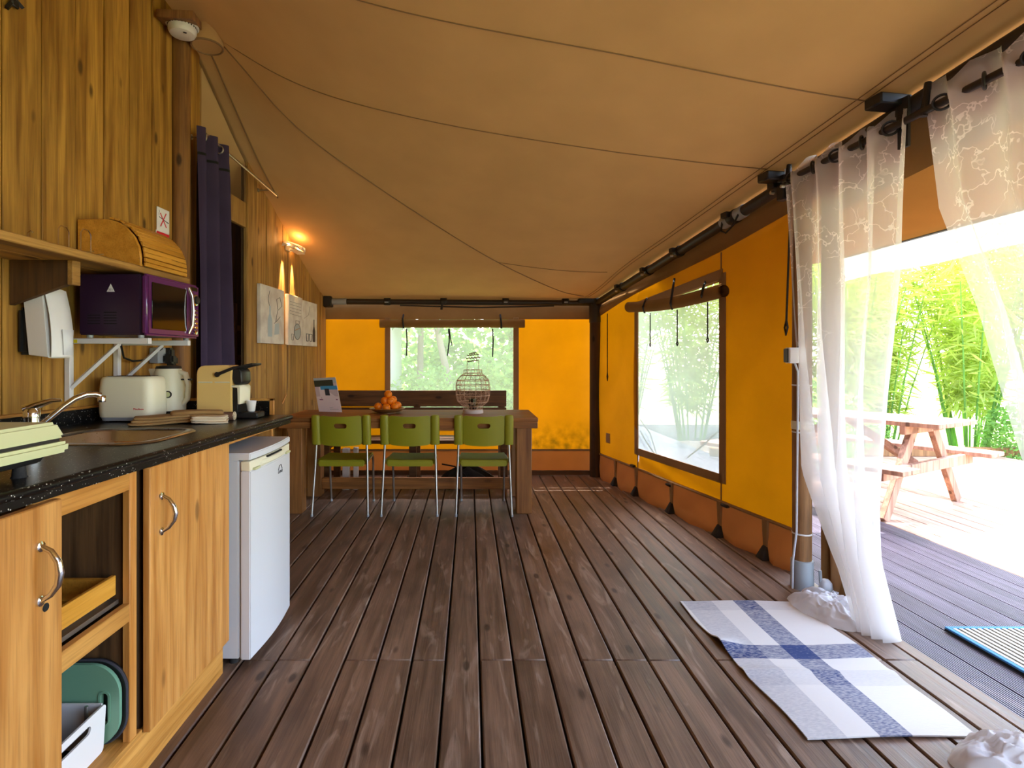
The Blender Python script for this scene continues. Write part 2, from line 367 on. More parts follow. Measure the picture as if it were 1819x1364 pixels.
sp = N('ShaderNodeSeparateXYZ'); L.new(tc.outputs['Object'], sp.inputs[0])
r3 = N('ShaderNodeMapRange'); r3.inputs[1].default_value = .1; r3.inputs[2].default_value = .5; L.new(sp.outputs[2], r3.inputs[0])
a = N('ShaderNodeMath'); a.operation = 'MULTIPLY'; L.new(r1.outputs[0], a.inputs[0]); L.new(r2.outputs[0], a.inputs[1])
a2 = N('ShaderNodeMath'); a2.operation = 'MULTIPLY'; L.new(a.outputs[0], a2.inputs[0]); L.new(r3.outputs[0], a2.inputs[1])
r4 = N('ShaderNodeMapRange'); r4.inputs[3].default_value = .46; r4.inputs[4].default_value = .12; L.new(a2.outputs[0], r4.inputs[0])
L.new(r4.outputs[0], nt.nodes[m['mix']].inputs[0]); M['voile'] = m
def emit(name, col, s):
    m, nt, b, L = newmat(name); b.inputs['Emission Color'].default_value = hexc(col); b.inputs['Emission Strength'].default_value = s
    b.inputs['Base Color'].default_value = hexc(col); return m
M['bulb'] = emit('lit_bulb', 'ffc070', 30)
# flat print: sketches on the canvases and the card photograph
def sketch(name, seed):
    m, nt, b, L = newmat(name); N = nt.nodes.new; tc = N('ShaderNodeTexCoord'); n = N('ShaderNodeTexNoise'); n.inputs['Scale'].default_value = 9; n.inputs['Detail'].default_value = 3
    mp = N('ShaderNodeMapping'); mp.inputs['Location'].default_value = (seed, seed * 2, 0); L.new(tc.outputs['Object'], mp.inputs[0]); L.new(mp.outputs[0], n.inputs['Vector'])
    r = N('ShaderNodeValToRGB'); r.color_ramp.elements[0].position = .35; r.color_ramp.elements[0].color = hexc('cfc4be'); r.color_ramp.elements[1].position = .6; r.color_ramp.elements[1].color = hexc('e3ddd6')
    L.new(n.outputs[0], r.inputs[0]); L.new(r.outputs[0], b.inputs['Base Color']); b.inputs['Roughness'].default_value = .85; return m
# ------------------------------------------------------------------ roof height field (canvas sagging between poles)
ctl = []
for px, py, Y in ((700, 200, 3.18), (1100, 270, 3.16), (380, 62, 3.2)): ctl.append(at(px, py, Y))
for px, py, Y in ((1100, 95, 2.45), (640, 0, 2.42)): ctl.append(at(px, py, Y))
for px, py in ((500, 200), (640, 310), (760, 390), (880, 463), (1005, 520)):
    k = (px - CX) / F; Y = 4.62 / (1 - .946 * k); ctl.append(at(px, py, Y))
for Y in (5.8, 5.0, 4.2, 3.4, 2.6, 1.8, 1.0, 0, -1, -2.5):
    p = pole(Y); ctl.append(Vector((p.x - .12, Y, p.z + .08 if Y < 5.5 else p.z + .05)))
for X in (-1.6, -1.0, -.4, .2, .8, 1.2): ctl.append(Vector((X, 5.95, 1.91)))
for px, py in ((440, 287), (500, 395), (540, 470), (355, 100)): ctl.append(lw(px, py))
for Y, z in ((2.4, 3.25), (1.6, 3.3), (.6, 3.35), (-.6, 3.38), (-2.5, 3.4)): ctl.append(Vector((-1.6, Y, z)))
for Y in (1.2, 0, -1.5): ctl.append(Vector((.4, Y, 2.86)))
_P = np.array([(p.x, p.y) for p in ctl]); _z = np.array([p.z for p in ctl])
def _U(r2): return np.where(r2 > 1e-12, r2 * np.log(np.maximum(r2, 1e-12)), 0)
_n = len(_P); _K = _U(((_P[:, None] - _P[None]) ** 2).sum(-1)) + np.eye(_n) * .02
_Q = np.c_[np.ones(_n), _P]; _A = np.zeros((_n + 3, _n + 3)); _A[:_n, :_n] = _K; _A[:_n, _n:] = _Q; _A[_n:, :_n] = _Q.T
_W = np.linalg.solve(_A, np.r_[_z, 0, 0, 0])
def roof(x, y):
    q = np.array([x, y]); return float(_U(((_P - q) ** 2).sum(-1)) @ _W[:_n] + _W[_n:] @ np.r_[1, q])

# ------------------------------------------------------------------ floor
def struct(name, loc, label): return thing(name, loc, label, None, kind='structure')
floor = struct('floor', (0, 2, 0), 'brown weathered plank floor of the tent')
MB().b2((-2.0, -2.6, -.16), (1.95, 6.15, -.05)).build('light_block_slab', M['slot'], floor)  # dark slab added below the planks to block light
rnd = random.Random(3)
for k in range(-14, 14):
    x0 = .0395 + .1422 * k; x1 = x0 + .1422; w = .1422 - .0085
    if k == 13: x1 = 1.956; w = x1 - x0 - .004
    cuts = [-2.5, 2.302, 6.12] if (k % 7) not in (2, 6) else [-2.5, .6, 6.12]
    for a, bb in zip(cuts, cuts[1:]):
        plank(floor, (w, bb - a - .003, .035), ((x0 + x1) / 2, (a + bb) / 2, -.0175 + rnd.uniform(-.0012, .0012)), M['floor'], bevel=.005)
# ------------------------------------------------------------------ deck outside
deck = struct('deck', (3.5, 3, -.03), 'timber deck outside the doorway, ribbed boards beside the sill and sunlit smooth boards beyond')
def rib_mesh():
    mb = MB(); n = 12; w = .138; p = w / n; prof = []
    for i in range(n):
        x = -w / 2 + i * p; prof += [(x, -.008), (x + p * .16, 0), (x + p * .60, 0), (x + p * .76, -.008)]
    prof.append((w / 2, -.008)); L0, L1 = -5.85, 5.85
    vs = [(x, L0, z) for x, z in prof] + [(x, L1, z) for x, z in prof] + [(-w / 2, L0, -.028), (w / 2, L0, -.028), (-w / 2, L1, -.028), (w / 2, L1, -.028)]
    m_ = len(prof); fs = [(i, i + 1, m_ + i + 1, m_ + i) for i in range(m_ - 1)]
    b0 = 2 * m_; fs += [(b0, b0 + 2, b0 + 3, b0 + 1), (0, m_, b0 + 2, b0), (m_ - 1, b0 + 1, b0 + 3, 2 * m_ - 1), tuple(range(m_))[::-1] + (b0, b0 + 1), tuple(range(m_, 2 * m_)) + (b0 + 3, b0 + 2)]
    return mb.add(vs, fs)
o = rib_mesh().build('plank', M['rib'], None, smooth=False, center=(0, 0, 0)); ribm = o.data; C.objects.unlink(o); bpy.data.objects.remove(o)
for k in range(9):
    link('plank', ribm, deck, (2.04 + .1445 * k, 5.25, -.022))
for k in range(26):
    x = 2.04 + .1445 * (9 + k)
    for a, bb in ((-.6, 8.6),):
        plank(deck, (.137, bb - a - .004, .028), (x, (a + bb) / 2, -.036), M['deck'])
MB().b2((1.97, -.7, -.2), (7.0, 11.1, -.07)).build('bearer_layer', M['slot'], deck)
trim = struct('trim_1', (1.99, 3, -.03), 'thin reddish timber sill strip where the floor meets the deck')
MB().b2((1.957, -2.5, -.10), (1.968, 5.9, -.012)).build('sill_strip', M['post'], trim)
g = struct('ground', (4, 8, -.25), 'grassy ground around the tent')
MB().grid(lambda u, v: Vector((-30 + 60 * u, -20 + 60 * v, -.24 + .03 * math.sin(u * 60) * math.cos(v * 47))), 40, 40).build('turf', M['grass'], g)

# ------------------------------------------------------------------ left wall of boards
wl = struct('wall_left', (-1.75, 2.4, 0), 'left wall of vertical honey coloured pine boards')
WB_ = .179; y = 3.137 - 20 * WB_
def board(y0, y1, mat, z0=0, z1=None, off=0, par=wl, t=.022, gap=.004):
    ym = (y0 + y1) / 2
    if z1 is None: z1 = max(roof(wx(ym), y1), roof(wx(ym), y0)) + .012
    ln = (y1 - y0) * math.hypot(1, WB) - gap
    return MB().box((wx(ym, off - t / 2), ym, (z0 + z1) / 2), (t, ln, z1 - z0), LRZ).build('plank', mat, par, .0025)
rnd = random.Random(5)
while y < 3.13:
    board(y, y + WB_, M['wall'], off=rnd.uniform(-.003, .003)); y += WB_
board(3.262, 3.432, M['wall'], off=0)
y = 4.09
ws = [.165, .17, .16, .175, .17, .16, .18, .17, .16, .17, .17]
for w in ws:
    if y > 5.93: break
    board(y, min(y + w, 5.98), M['wall2'], off=rnd.uniform(-.003, .003)); y += w
for y0, y1 in ((-2.5, 3.43), (4.09, 6.0)):
    ym = (y0 + y1) / 2
    MB().hexa([(wx(y0, -.05), y0, 0), (wx(y0, -.03), y0, 0), (wx(y1, -.03), y1, 0), (wx(y1, -.05), y1, 0),
               (wx(y0, -.05), y0, min(3.2, roof(wx(y0), y0) - .03)), (wx(y0, -.03), y0, min(3.2, roof(wx(y0), y0) - .03)), (wx(y1, -.03), y1, min(3.2, roof(wx(y1), y1) - .03)), (wx(y1, -.05), y1, min(3.2, roof(wx(y1), y1) - .03))]).build('backing', M['hull'], wl)
MB().box((wx(3.76, -.02), 3.765, 2.34), (.03, .70, .185), LRZ).build('lintel', M['wall2'], wl, .003)
for a in (3.445, 4.085):
    z1 = roof(wx(a), a) - .04
    MB().box((wx(a, -.013), a, z1 / 2), (.024, .02, z1), LRZ).build('jamb', M['wall2'], wl, .003)
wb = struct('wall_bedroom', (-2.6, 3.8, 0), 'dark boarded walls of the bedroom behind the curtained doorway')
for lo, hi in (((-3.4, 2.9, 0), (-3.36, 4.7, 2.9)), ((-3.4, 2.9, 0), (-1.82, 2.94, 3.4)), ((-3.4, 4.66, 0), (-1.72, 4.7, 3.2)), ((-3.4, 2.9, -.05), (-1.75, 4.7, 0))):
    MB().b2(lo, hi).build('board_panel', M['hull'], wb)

# ------------------------------------------------------------------ canvas roof
ce = struct('ceiling', (0, 3, 2.6), 'tan canvas tent roof sagging from the ridge to the eave poles')
def rfn(u, v):
    Y = -2.5 + v * 8.45; p = pole(Y); x0 = -1.95 if Y < 3.2 else wx(Y, -.03); x1 = p.x - .12
    X = x0 + (x1 - x0) * u; return Vector((X, Y, roof(X, Y)))
MB().grid(rfn, 56, 90).build('roof_canvas', M['canvas'], ce)
def efn(u, v):
    Y = -2.5 + v * 8.45; p = pole(Y); a = Vector((p.x - .12, Y, roof(p.x - .12, Y))); b_ = p + Vector((.03, 0, .055))
    return a.lerp(b_, u) + Vector((0, 0, -.012 * math.sin(math.pi * u)))
MB().grid(efn, 4, 90).build('eave_canvas', M['canvas'], ce)
def seam(pts, r=.0028, mat='seam', name='seam', n=24, dz=-.004):
    out = []
    for i in range(len(pts) - 1):
        for k in range(n):
            t = k / n; x = pts[i][0] * (1 - t) + pts[i + 1][0] * t; y = pts[i][1] * (1 - t) + pts[i + 1][1] * t; out.append((x, y, roof(x, y) + dz))
    x, y = pts[-1]; out.append((x, y, roof(x, y) + dz)); MB().tube(out, r, 6).build(name, M[mat], ce)
def px2(px, py, Y): p = at(px, py, Y); return (p.x, p.y)
seam([(-1.45, 3.2), px2(700, 200, 3.18), px2(1100, 270, 3.16), (1.70, 3.12)])
seam([(-1.5, 2.35), px2(640, 0, 2.42), px2(1100, 95, 2.45), (1.80, 2.49)])
seam([(-1.46, 3.24), (1.2, 4.62 + .946 * 1.2)], .004)
seam([(.24, 4.85), (1.26, 5.02)], .0025)
seam([(-1.6, 3.27)] + [(wx(Y, .10), Y) for Y in (3.5, 3.8, 4.1, 4.4)], .006, 'rope', 'cord')
for dx in (.0, .035):
    seam([(pole(Y).x - .125 - dx, Y) for Y in (-1, 1, 2, 3, 4, 5, 5.8)], .002)
def bfn(u, v):
    Y = 2.88 + v * 1.84; x0 = wx(Y, .0); return Vector((x0 - u * 1.72, Y, roof(x0, Y) - .22 * u + .015))
MB().grid(bfn, 10, 20).build('bedroom_canvas', M['canvas'], ce)
# ring collar where the canvas meets the ridge post
pk = at(368, 74, 3.2)
cl = struct('trim_2', pk, 'canvas collar sewn around the top of the ridge post')
MB().tube([(pk.x + .085 * math.cos(t), pk.y + .085 * math.sin(t), pk.z - .03 + .0 * t) for t in [k * 2 * math.pi / 20 for k in range(20)]], .006, 6, True).build('collar_hem', M['seam'], cl)
MB().lathe([(.085, -.03), (.10, .06)], pk, 20).build('collar', M['canvas'], cl)
# canvas behind the camera closing the tent, and over the rest of the right side
we = struct('wall_front', (0, -2.5, 1.2), 'canvas end wall of the tent')
MB().add([(-1.99, -2.5, 0), (2.9, -2.5, 0), (2.75, -2.5, 3.1), (-1.99, -2.5, 3.4)], [(0, 1, 2, 3)]).build('canvas_panel', M['brown'], we)

# ------------------------------------------------------------------ back canvas wall
YB = 6.0
def bk(px, py, d=0): return at(px, py, YB - d)
wbk = struct('wall_back', (0, YB, 1), 'back wall of yellow canvas with a brown top band and orange skirt')
def rect_sheet(x0, x1, z0, z1, Y, name, mat, par, sag=.01, nu=10, nv=10, ph=0, edge_sag=0):
    def fn(u, v):
        return Vector((x0 + (x1 - x0) * u, Y + sag * math.sin(u * 5 + ph) * math.cos(v * 4 + ph) * math.sin(math.pi * min(1, max(0, v))), z0 + (z1 - z0) * v + edge_sag * math.sin(math.pi * u) * (v - .5)))
    return MB().grid(fn, nu, nv).build(name, mat, par)
XL, XW0, XW1, XR = bk(577, 0).x, bk(686, 0).x, bk(914, 0).x, 1.42
rect_sheet(XL, XW0, .266, 1.74, YB, 'canvas_panel', M['yellow'], wbk, .008)
rect_sheet(XW1, XR, .266, 1.74, YB, 'canvas_panel', M['yellow_stained'], wbk, .015, 16, 14, 1)
rect_sheet(XW0, XW1, .266, .56, YB, 'canvas_panel', M['yellow'], wbk, .004)
rect_sheet(-1.66, XR, 1.70, 1.96, YB - .02, 'top_band', M['brown'], wbk, .015, 30, 6, 2)
rect_sheet(-1.66, XR, .02, .268, YB - .005, 'skirt', M['skirt'], wbk, .006, 20, 4)
MB().b2((-1.66, YB - .03, 0), (XR - .06, YB + .02, .045)).build('ground_strip', M['bench'], wbk)
MB().b2((-1.6, YB - .014, .258), (XR, YB - .004, .278)).build('hem', M['trim'], wbk)
MB().b2((XL - .03, YB - .02, .3), (XL + .01, YB + .01, 1.9)).build('edge_binding', M['dark'], wbk)
w1 = struct('window_1', (-.2, YB, 1.2), 'mesh window in the back canvas wall with rolled brown blind above it')
WZ0, WZ1 = .56, 1.62
rect_sheet(XW0 + .01, XW1 - .01, WZ0, WZ1 + .05, YB + .004, 'pane', M['mesh'], w1, .004)
for x in (XW0 + .018, XW1 + .015):
    MB().b2((x - .03, YB - .022, WZ0 - .05), (x + .03, YB - .004, WZ1 + .1)).build('frame', M['trim'], w1, .003)
MB().b2((XW0 - .03, YB - .022, WZ0 - .08), (XW1 + .03, YB - .004, WZ0)).build('frame', M['trim'], w1, .003)
p0, p1 = bk(675, 575, .06), bk(932, 575, .06)
def roll(p0, p1, r, n=24, sag=0, turns=2.2):
    mb = MB(); d = (p1 - p0).normalized(); a = Vector((d.y, -d.x, 0)).normalized(); N = 44; vs = []; segs = 8
    for j in range(segs + 1):
        c = p0.lerp(p1, j / segs) + Vector((0, 0, -sag * math.sin(math.pi * j / segs)))
        for k in range(N + 1):
            t = k / N * turns * 2 * math.pi; rr = r * (1 - .5 * (1 - k / N)) ; vs.append(c + a * rr * math.cos(t) + Vector((0, 0, rr * math.sin(t))))
    fs = [(j * (N + 1) + k, j * (N + 1) + k + 1, (j + 1) * (N + 1) + k + 1, (j + 1) * (N + 1) + k) for j in range(segs) for k in range(N)]
    return mb.add(vs, fs)
br = roll(p0, p1, .048).build('rolled_blind', M['brown'], w1)
for px in (716, 889):
    q = bk(px, 575, .06); MB().tube([q + Vector((.0, .04, .10)), q + Vector((0, -.04, .055)), q + Vector((0.006, -.055, 0)), q + Vector((.01, -.03, -.05))], .010, 6).build('strap', M['strap'], br)
for px, l, in ((722, 632), (797, 632), (875, 634)):
    MB().tube([bk(px, 584, .03), bk(px + 1, 606, .03), bk(px - (2 if px == 797 else 0), l, .03)], .008, 6).build('cord', M['strap'], w1)
MB().tube([bk(798, 584, .03), bk(800, 600, .03), bk(803, 614, .03)], .007, 6).build('cord', M['strap'], w1)

# ------------------------------------------------------------------ right canvas wall (oblique)
wr = struct('wall_right', (1.7, 4.5, 1), 'right wall of yellow canvas with brown top band and orange skirt pockets')
def strip(pts_top, pts_bot, name, mat, par, nv=6, off=0, bulge=.0, nu=6, ph=0):
    n = len(pts_top) - 1
    def fn(u, v):
        t = u * n; i = min(int(t), n - 1); k = t - i
        a = pts_bot[i].lerp(pts_bot[i + 1], k); b_ = pts_top[i].lerp(pts_top[i + 1], k)
        p = a.lerp(b_, v); w = bulge * math.sin(math.pi * v) * math.sin(7 * u + ph + 3 * v); return p + Vector((-w, -.2 * w, 0))
    return MB().grid(fn, nu * n, nv).build(name, mat, par)
def RWp(Y, z, off=0): return Vector((rx(Y) - off, Y, z))
ZB = .25
YE = 3.24                                               # where the wall ends at the door post
wy0, wy1 = rw(1134, 700).y, rw(1282, 700).y             # window edges in depth
sB = .58
def vz(Y):                                              # lower edge of the brown top band
    tab = [(5.95, 1.70), (5.2, 1.86), (4.55, 1.95), (3.91, 2.03), (3.3, 2.14), (3.0, 2.2)]
    for (a, za), (c, zc) in zip(tab, tab[1:]):
        if Y >= c: return zc + (za - zc) * (Y - c) / (a - c)
    return 2.2
def ys(a, b_, n): return [a + (b_ - a) * i / n for i in range(n + 1)]
def wpanel(a, b_, z0, z1f, n=4, mat='yellow', bulge=.012, ph=0, name='canvas_panel'):
    Y = ys(a, b_, n); strip([RWp(t, z1f(t)) for t in Y], [RWp(t, z0(t) if callable(z0) else z0) for t in Y], name, M[mat], wr, 12, 0, bulge, 5, ph)
top = lambda t: vz(t) + .04
wpanel(5.93, wy0, ZB, top, bulge=.02)
WT = lambda t: 1.735 + (5.08 - t) * .02
WBm = lambda t: rw(1134, 803).z + (5.08 - t) * .0 - .0
zb0, zb1 = rw(1134, 802).z, rw(1282, 850).z
wbot = lambda t: zb0 + (zb1 - zb0) * (wy0 - t) / (wy0 - wy1)
wpanel(wy0, wy1, ZB, wbot, ph=2)
zt0, zt1 = rw(1134, 548).z, rw(1282, 500).z
wtop = lambda t: zt0 + (zt1 - zt0) * (wy0 - t) / (wy0 - wy1)
wpanel(wy0, wy1, wtop, top, ph=1)
wpanel(wy1, YE, ZB, top, ph=3, bulge=.008)
# seams dividing the canvas
for px, y0, y1 in ((1281, 448, 500), (1281, 850, 893), (1133, 803, 835)):
    MB().tube([rw(px, y0, .004), rw(px, y1, .004)], .005, 6).build('seam', M['seam'], wr)
# brown top band from pole to its lower edge
Y = ys(5.95, 2.95, 10)
strip([pole(t) + Vector((.045, 0, .0)) for t in Y], [RWp(t, vz(t), .012) for t in Y], 'top_band', M['brown'], wr, 6, 0, .02, 4)
Y = ys(2.95, 1.0, 10)
tv = struct('trim_3', pole(2) + Vector((.06, 0, -.15)), 'brown canvas valance hanging from the eave pole above the doorway')
strip([pole(t) + Vector((.05, 0, .0)) for t in Y], [pole(t) + Vector((.075, 0, -.27)) for t in Y], 'valance', M['brown'], tv, 6, 0, .015, 4)
# skirt pockets along the floor
sk = [rw(px, 850).y for px in (1066, 1096, 1133, 1196, 1282, 1364, 1417)]
for a, b_ in zip(sk, sk[1:]):
    Y = ys(a, b_, 4); strip([RWp(t, ZB + .005, .002) for t in Y], [RWp(t, -.012, .03 - .03 * math.cos((t - a) / (b_ - a) * 2 * math.pi)) for t in Y], 'skirt_pocket', M['skirt'], wr, 6, 0, .012, 4)
Y = ys(5.93, YE, 8)
MB().tube([RWp(t, ZB, .010) for t in Y], .011, 6).build('hem', M['trim'], wr)
MB().tube([RWp(t, .02, -.02) for t in Y], .02, 6).build('leak_cover', M['slot'], wr)  # dark tube added outside the skirt to cover the light leak at the floor
for px in (1096, 1133, 1196, 1282, 1364):
    y = rw(px, 850).y; a = RWp(y, 0, .012)
    MB().hexa([a + Vector((-.008, -.018, .06)), a + Vector((.004, -.018, .06)), a + Vector((.004, .018, .06)), a + Vector((-.008, .018, .06)),
               a + Vector((-.012, -.030, ZB)), a + Vector((.004, -.030, ZB)), a + Vector((.004, .030, ZB)), a + Vector((-.012, .030, ZB))]).build('skirt_strap', M['trim'], wr)
    MB().hexa([a + Vector((-.05, -.045, 0)), a + Vector((.01, -.045, 0)), a + Vector((.01, .045, 0)), a + Vector((-.05, .045, 0)),
               a + Vector((-.014, -.020, .085)), a + Vector((.004, -.020, .085)), a + Vector((.004, .020, .085)), a + Vector((-.014, .020, .085))]).build('anchor', M['strap'], wr, .006)
for px, py in ((1124, 827), (1188, 861), (1288, 898)):
    q = rw(px, py, .02); MB().box(q, (.03, .07, .022), RRZ).build('clip', M['black'], wr, .006)
q = rw(1080, 778, .006); MB().box(q, (.006, .085, .10), RRZ).build('patch', M['trim'], wr)
# window in the right wall
w2 = struct('window_2', rw(1208, 690), 'clear film window in the right canvas wall with blind rolled up and hanging ties')
def pfn(u, v):
    t = wy0 + (wy1 - wy0) * u; z = wbot(t) + (wtop(t) + .02 - wbot(t)) * v
    w = .012 * math.sin(9 * u + 2 * v) * math.sin(math.pi * v) * math.sin(math.pi * u); return Vector((rx(t) + w, t, z))
MB().grid(pfn, 20, 20).build('pane', M['pane'], w2)
def fr(a, b_, w=.03):
    d = (b_ - a).normalized(); s = Vector((0, 0, 1)) if abs(d.z) < .6 else Vector((.206, -1, 0)).normalized(); nrm = Vector((-.98, -.2, 0)) * .008
    MB().hexa([a - s * w, a + s * w, b_ + s * w, b_ - s * w, a - s * w + nrm, a + s * w + nrm, b_ + s * w + nrm, b_ - s * w + nrm]).build('frame', M['trim'], w2)
o_ = .004
A0, A1, B0, B1 = RWp(wy0 + .02, wbot(wy0), o_), RWp(wy1 - .02, wbot(wy1), o_), RWp(wy0 + .02, wtop(wy0) + .03, o_), RWp(wy1 - .02, wtop(wy1) + .06, o_)
fr(A0, A1, .032); fr(A0 + Vector((0, 0, -.03)), B0, .032); fr(A1 + Vector((0, 0, -.03)), B1, .034)
t0, t1 = rw(1118, 546, .05), rw(1286, 516, .05)
r2_ = roll(t0, t1, .052, sag=.03).build('rolled_blind', M['brown'], w2)
MB().hexa([B0 + Vector((-.03, 0, -.05)), B0 + Vector((0, 0, -.05)), B1 + Vector((0, 0, -.05)), B1 + Vector((-.03, 0, -.05)), B0 + Vector((-.006, 0, .03)), B0 + Vector((0, 0, .03)), B1 + Vector((0, 0, .03)), B1 + Vector((-.006, 0, .03))]).build('blind_header', M['trim'], w2)
for px, yt, yb in ((1145, 530, 555), (1194, 495, 549), (1249, 500, 534)):
    MB().tube([rw(px + 4, yt, .02), rw(px + 1, (yt + yb) / 2 - 8, .09), rw(px - 3, yb - 10, .11), rw(px, yb, .06)], .009, 6).build('strap', M['strap'], r2_)
def loop_cord(px, y0, y1, par, mat, r=.005, off=.02, lean=0):
    a = rw(px, y0, off); b_ = rw(px + lean, y1, off); k = (b_ - a) * .12; s = Vector((.206, -1, 0)).normalized() * .012
    pts = [a, a.lerp(b_, .5), b_ - k, b_ - k * .5 + s, b_, b_ - k * .5 - s, b_ - k]
    MB().tube(pts, r, 6).build('cord', M[mat], par)
for px, y0, y1 in ((1155, 556, 616), (1203, 550, 614), (1257, 536, 608)): loop_cord(px, y0, y1, w2, 'strap', off=.03)
loop_cord(1079, 557, 676, wr, 'strap'); loop_cord(1404, 372, 595, wr, 'strap', .006, lean=-8)
for pts in ([(1137, 745), (1155, 770), (1166, 806)], [(1137, 765), (1150, 788), (1163, 806)], [(1222, 812), (1250, 790), (1277, 765)]):
    MB().tube([rw(x, y, -.03) for x, y in pts], .006, 6).build('guy_cord', M['strap'], w2)
# ------------------------------------------------------------------ kitchen: base cabinets, worktop, fridge
def T(name, loc, label, cat, group=None): return thing(name, loc, label, cat, group)
FX = -.997
cab = T('base_cabinet', (-1.28, 1.4, 0), 'honey pine kitchen base cabinet with open niches under the black worktop', 'cabinet')
MB().b2((-1.60, .45, 0), (FX, 2.205, .128)).build('plinth', M['caby'], cab, .003)
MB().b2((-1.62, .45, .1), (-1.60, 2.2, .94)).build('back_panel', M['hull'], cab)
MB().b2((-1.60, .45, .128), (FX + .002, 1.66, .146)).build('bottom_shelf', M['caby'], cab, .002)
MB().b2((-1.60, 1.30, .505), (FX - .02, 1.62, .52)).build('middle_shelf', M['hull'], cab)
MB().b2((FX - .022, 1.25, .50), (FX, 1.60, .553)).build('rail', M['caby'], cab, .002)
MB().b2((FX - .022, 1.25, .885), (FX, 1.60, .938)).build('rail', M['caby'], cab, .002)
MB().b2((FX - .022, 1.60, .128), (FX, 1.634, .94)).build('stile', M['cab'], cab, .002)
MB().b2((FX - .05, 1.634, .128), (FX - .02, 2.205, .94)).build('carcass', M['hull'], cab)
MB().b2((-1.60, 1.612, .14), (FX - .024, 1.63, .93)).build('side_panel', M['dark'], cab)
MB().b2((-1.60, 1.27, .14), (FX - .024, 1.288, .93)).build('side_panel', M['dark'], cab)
MB().b2((-1.60, 2.185, .128), (FX - .005, 2.205, .94)).build('end_panel', M['cab'], cab, .002)
def door(y0, y1, z0, z1, hy, hz0, hz1, nb):
    d = MB().b2((FX + .001, y0, z0), (FX + .024, y1, z1)).build('door', M['cab'], cab, .003)
    x = FX + .024
    pts = [(x + .004, hy, hz1), (x + .022, hy + .004, hz1 - .012), (x + .038, hy + .004, hz1 - .035), (x + .043, hy + .004, (hz0 + hz1) / 2), (x + .038, hy + .004, hz0 + .035), (x + .022, hy + .004, hz0 + .012), (x + .004, hy, hz0)]
    h = MB().tube(pts, [.006, .0065, .008, .0085, .008, .0065, .006], 10)
    for z in (hz0, hz1):
        h.lathe([(.013, 0), (.012, .004), (.006, .006)], (x, hy, z), 14, Matrix.Rotation(R(90), 3, 'Y'))
    h.build('handle', M['chrome'], d)
    return d
d1 = door(.62, 1.304, .13, .937, 1.235, .722, .845, 4)
d2 = door(1.66, 2.207, .132, .938, 1.72, .726, .838, 4)
MB().lathe([(0, .001), (.009, .001), (.010, .0)], (FX + .0245, 1.252, .700), 12, Matrix.Rotation(R(90), 3, 'Y')).build('knot_hole', M['slot'], d1)
# cutlery tray and steel runner inside the upper niche
tr = T('cutlery_tray', (-1.2, 1.44, .56), 'bamboo cutlery tray sitting in the upper open niche of the cabinet', 'tray')
MB().b2((-1.045, 1.292, .582), (-1.032, 1.592, .64)).build('front_board', M['bamboo'], tr, .002)
MB().b2((-1.52, 1.292, .58), (-1.046, 1.592, .59)).build('base', M['bamboo'], tr)
for yy in (1.292, 1.44, 1.58): MB().b2((-1.52, yy, .59), (-1.046, yy + .01, .632)).build('divider', M['bamboo'], tr)
MB().b2((-1.50, 1.29, .5535), (-1.03, 1.6, .566)).build('runner', M['alu'], tr)
MB().b2((-1.50, 1.29, .566), (-1.06, 1.6, .579)).build('runner_top', M['hull'], tr)
for k in range(3):
    q = T('knife', (-1.25, 1.34 + .05 * k, .6), ('steel table knife lying in the bamboo tray, nearest the left door', 'steel table knife lying in the middle of the bamboo tray', 'steel table knife lying in the bamboo tray, nearest the divider')[k], 'cutlery', 'knives in the cutlery tray')
    MB().box((-1.2, 1.33 + .04 * k, .594), (.10, .016, .006)).build('blade', M['steel'], q, .002); MB().box((-1.30, 1.33 + .04 * k, .595), (.09, .012, .008)).build('handle', M['black'], q, .002)
# lower niche: bin, boards, boxes
bn = T('storage_bin', (-1.18, 1.44, .147), 'white plastic storage bin with slotted handle in the lower open niche', 'bin')
x0, x1, y0, y1, z0, z1 = -1.40, -1.045, 1.296, 1.575, .147, .284
MB().hexa([(x0, y0, z0), (x1 - .012, y0, z0), (x1 - .012, y1 - .02, z0), (x0, y1 - .02, z0), (x0, y0, z0 + .006), (x1 - .012, y0, z0 + .006), (x1 - .012, y1 - .02, z0 + .006), (x0, y1 - .02, z0 + .006)]).build('floor_plate', M['slot'], bn)
o2 = rrect(y0, z0, y1 - .01, z1, .012); i2 = rrect(1.385, .238, 1.505, .262, .0115)
MB().ring(o2, i2, lambda a, b_, t: Vector((t + (b_ - z0) * .06, a, b_)), x1 - .012, x1 - .006).build('front_wall', M['whitep'], bn)
MB().b2((x1 - .016, 1.39, .247), (x1 - .013, 1.50, .252)).build('handle_bar', M['ink'], bn)
MB().b2((x0, y1 - .016, z0), (x1 - .008, y1 - .011, z1)).build('side_wall', M['whitep'], bn)
MB().b2((x0, y0, z0), (x1 - .008, y0 + .005, z1)).build('side_wall', M['whitep'], bn)
MB().b2((x0, y0, z0), (x0 + .005, y1 - .011, z1)).build('rear_wall', M['slot'], bn)
for yy in (1.35, 1.53): MB().tube([(x1 - .03, yy, z1 - .05), (x1 - .03, yy, z1 + .012)], .005, 8).build('peg', M['steel'], bn)
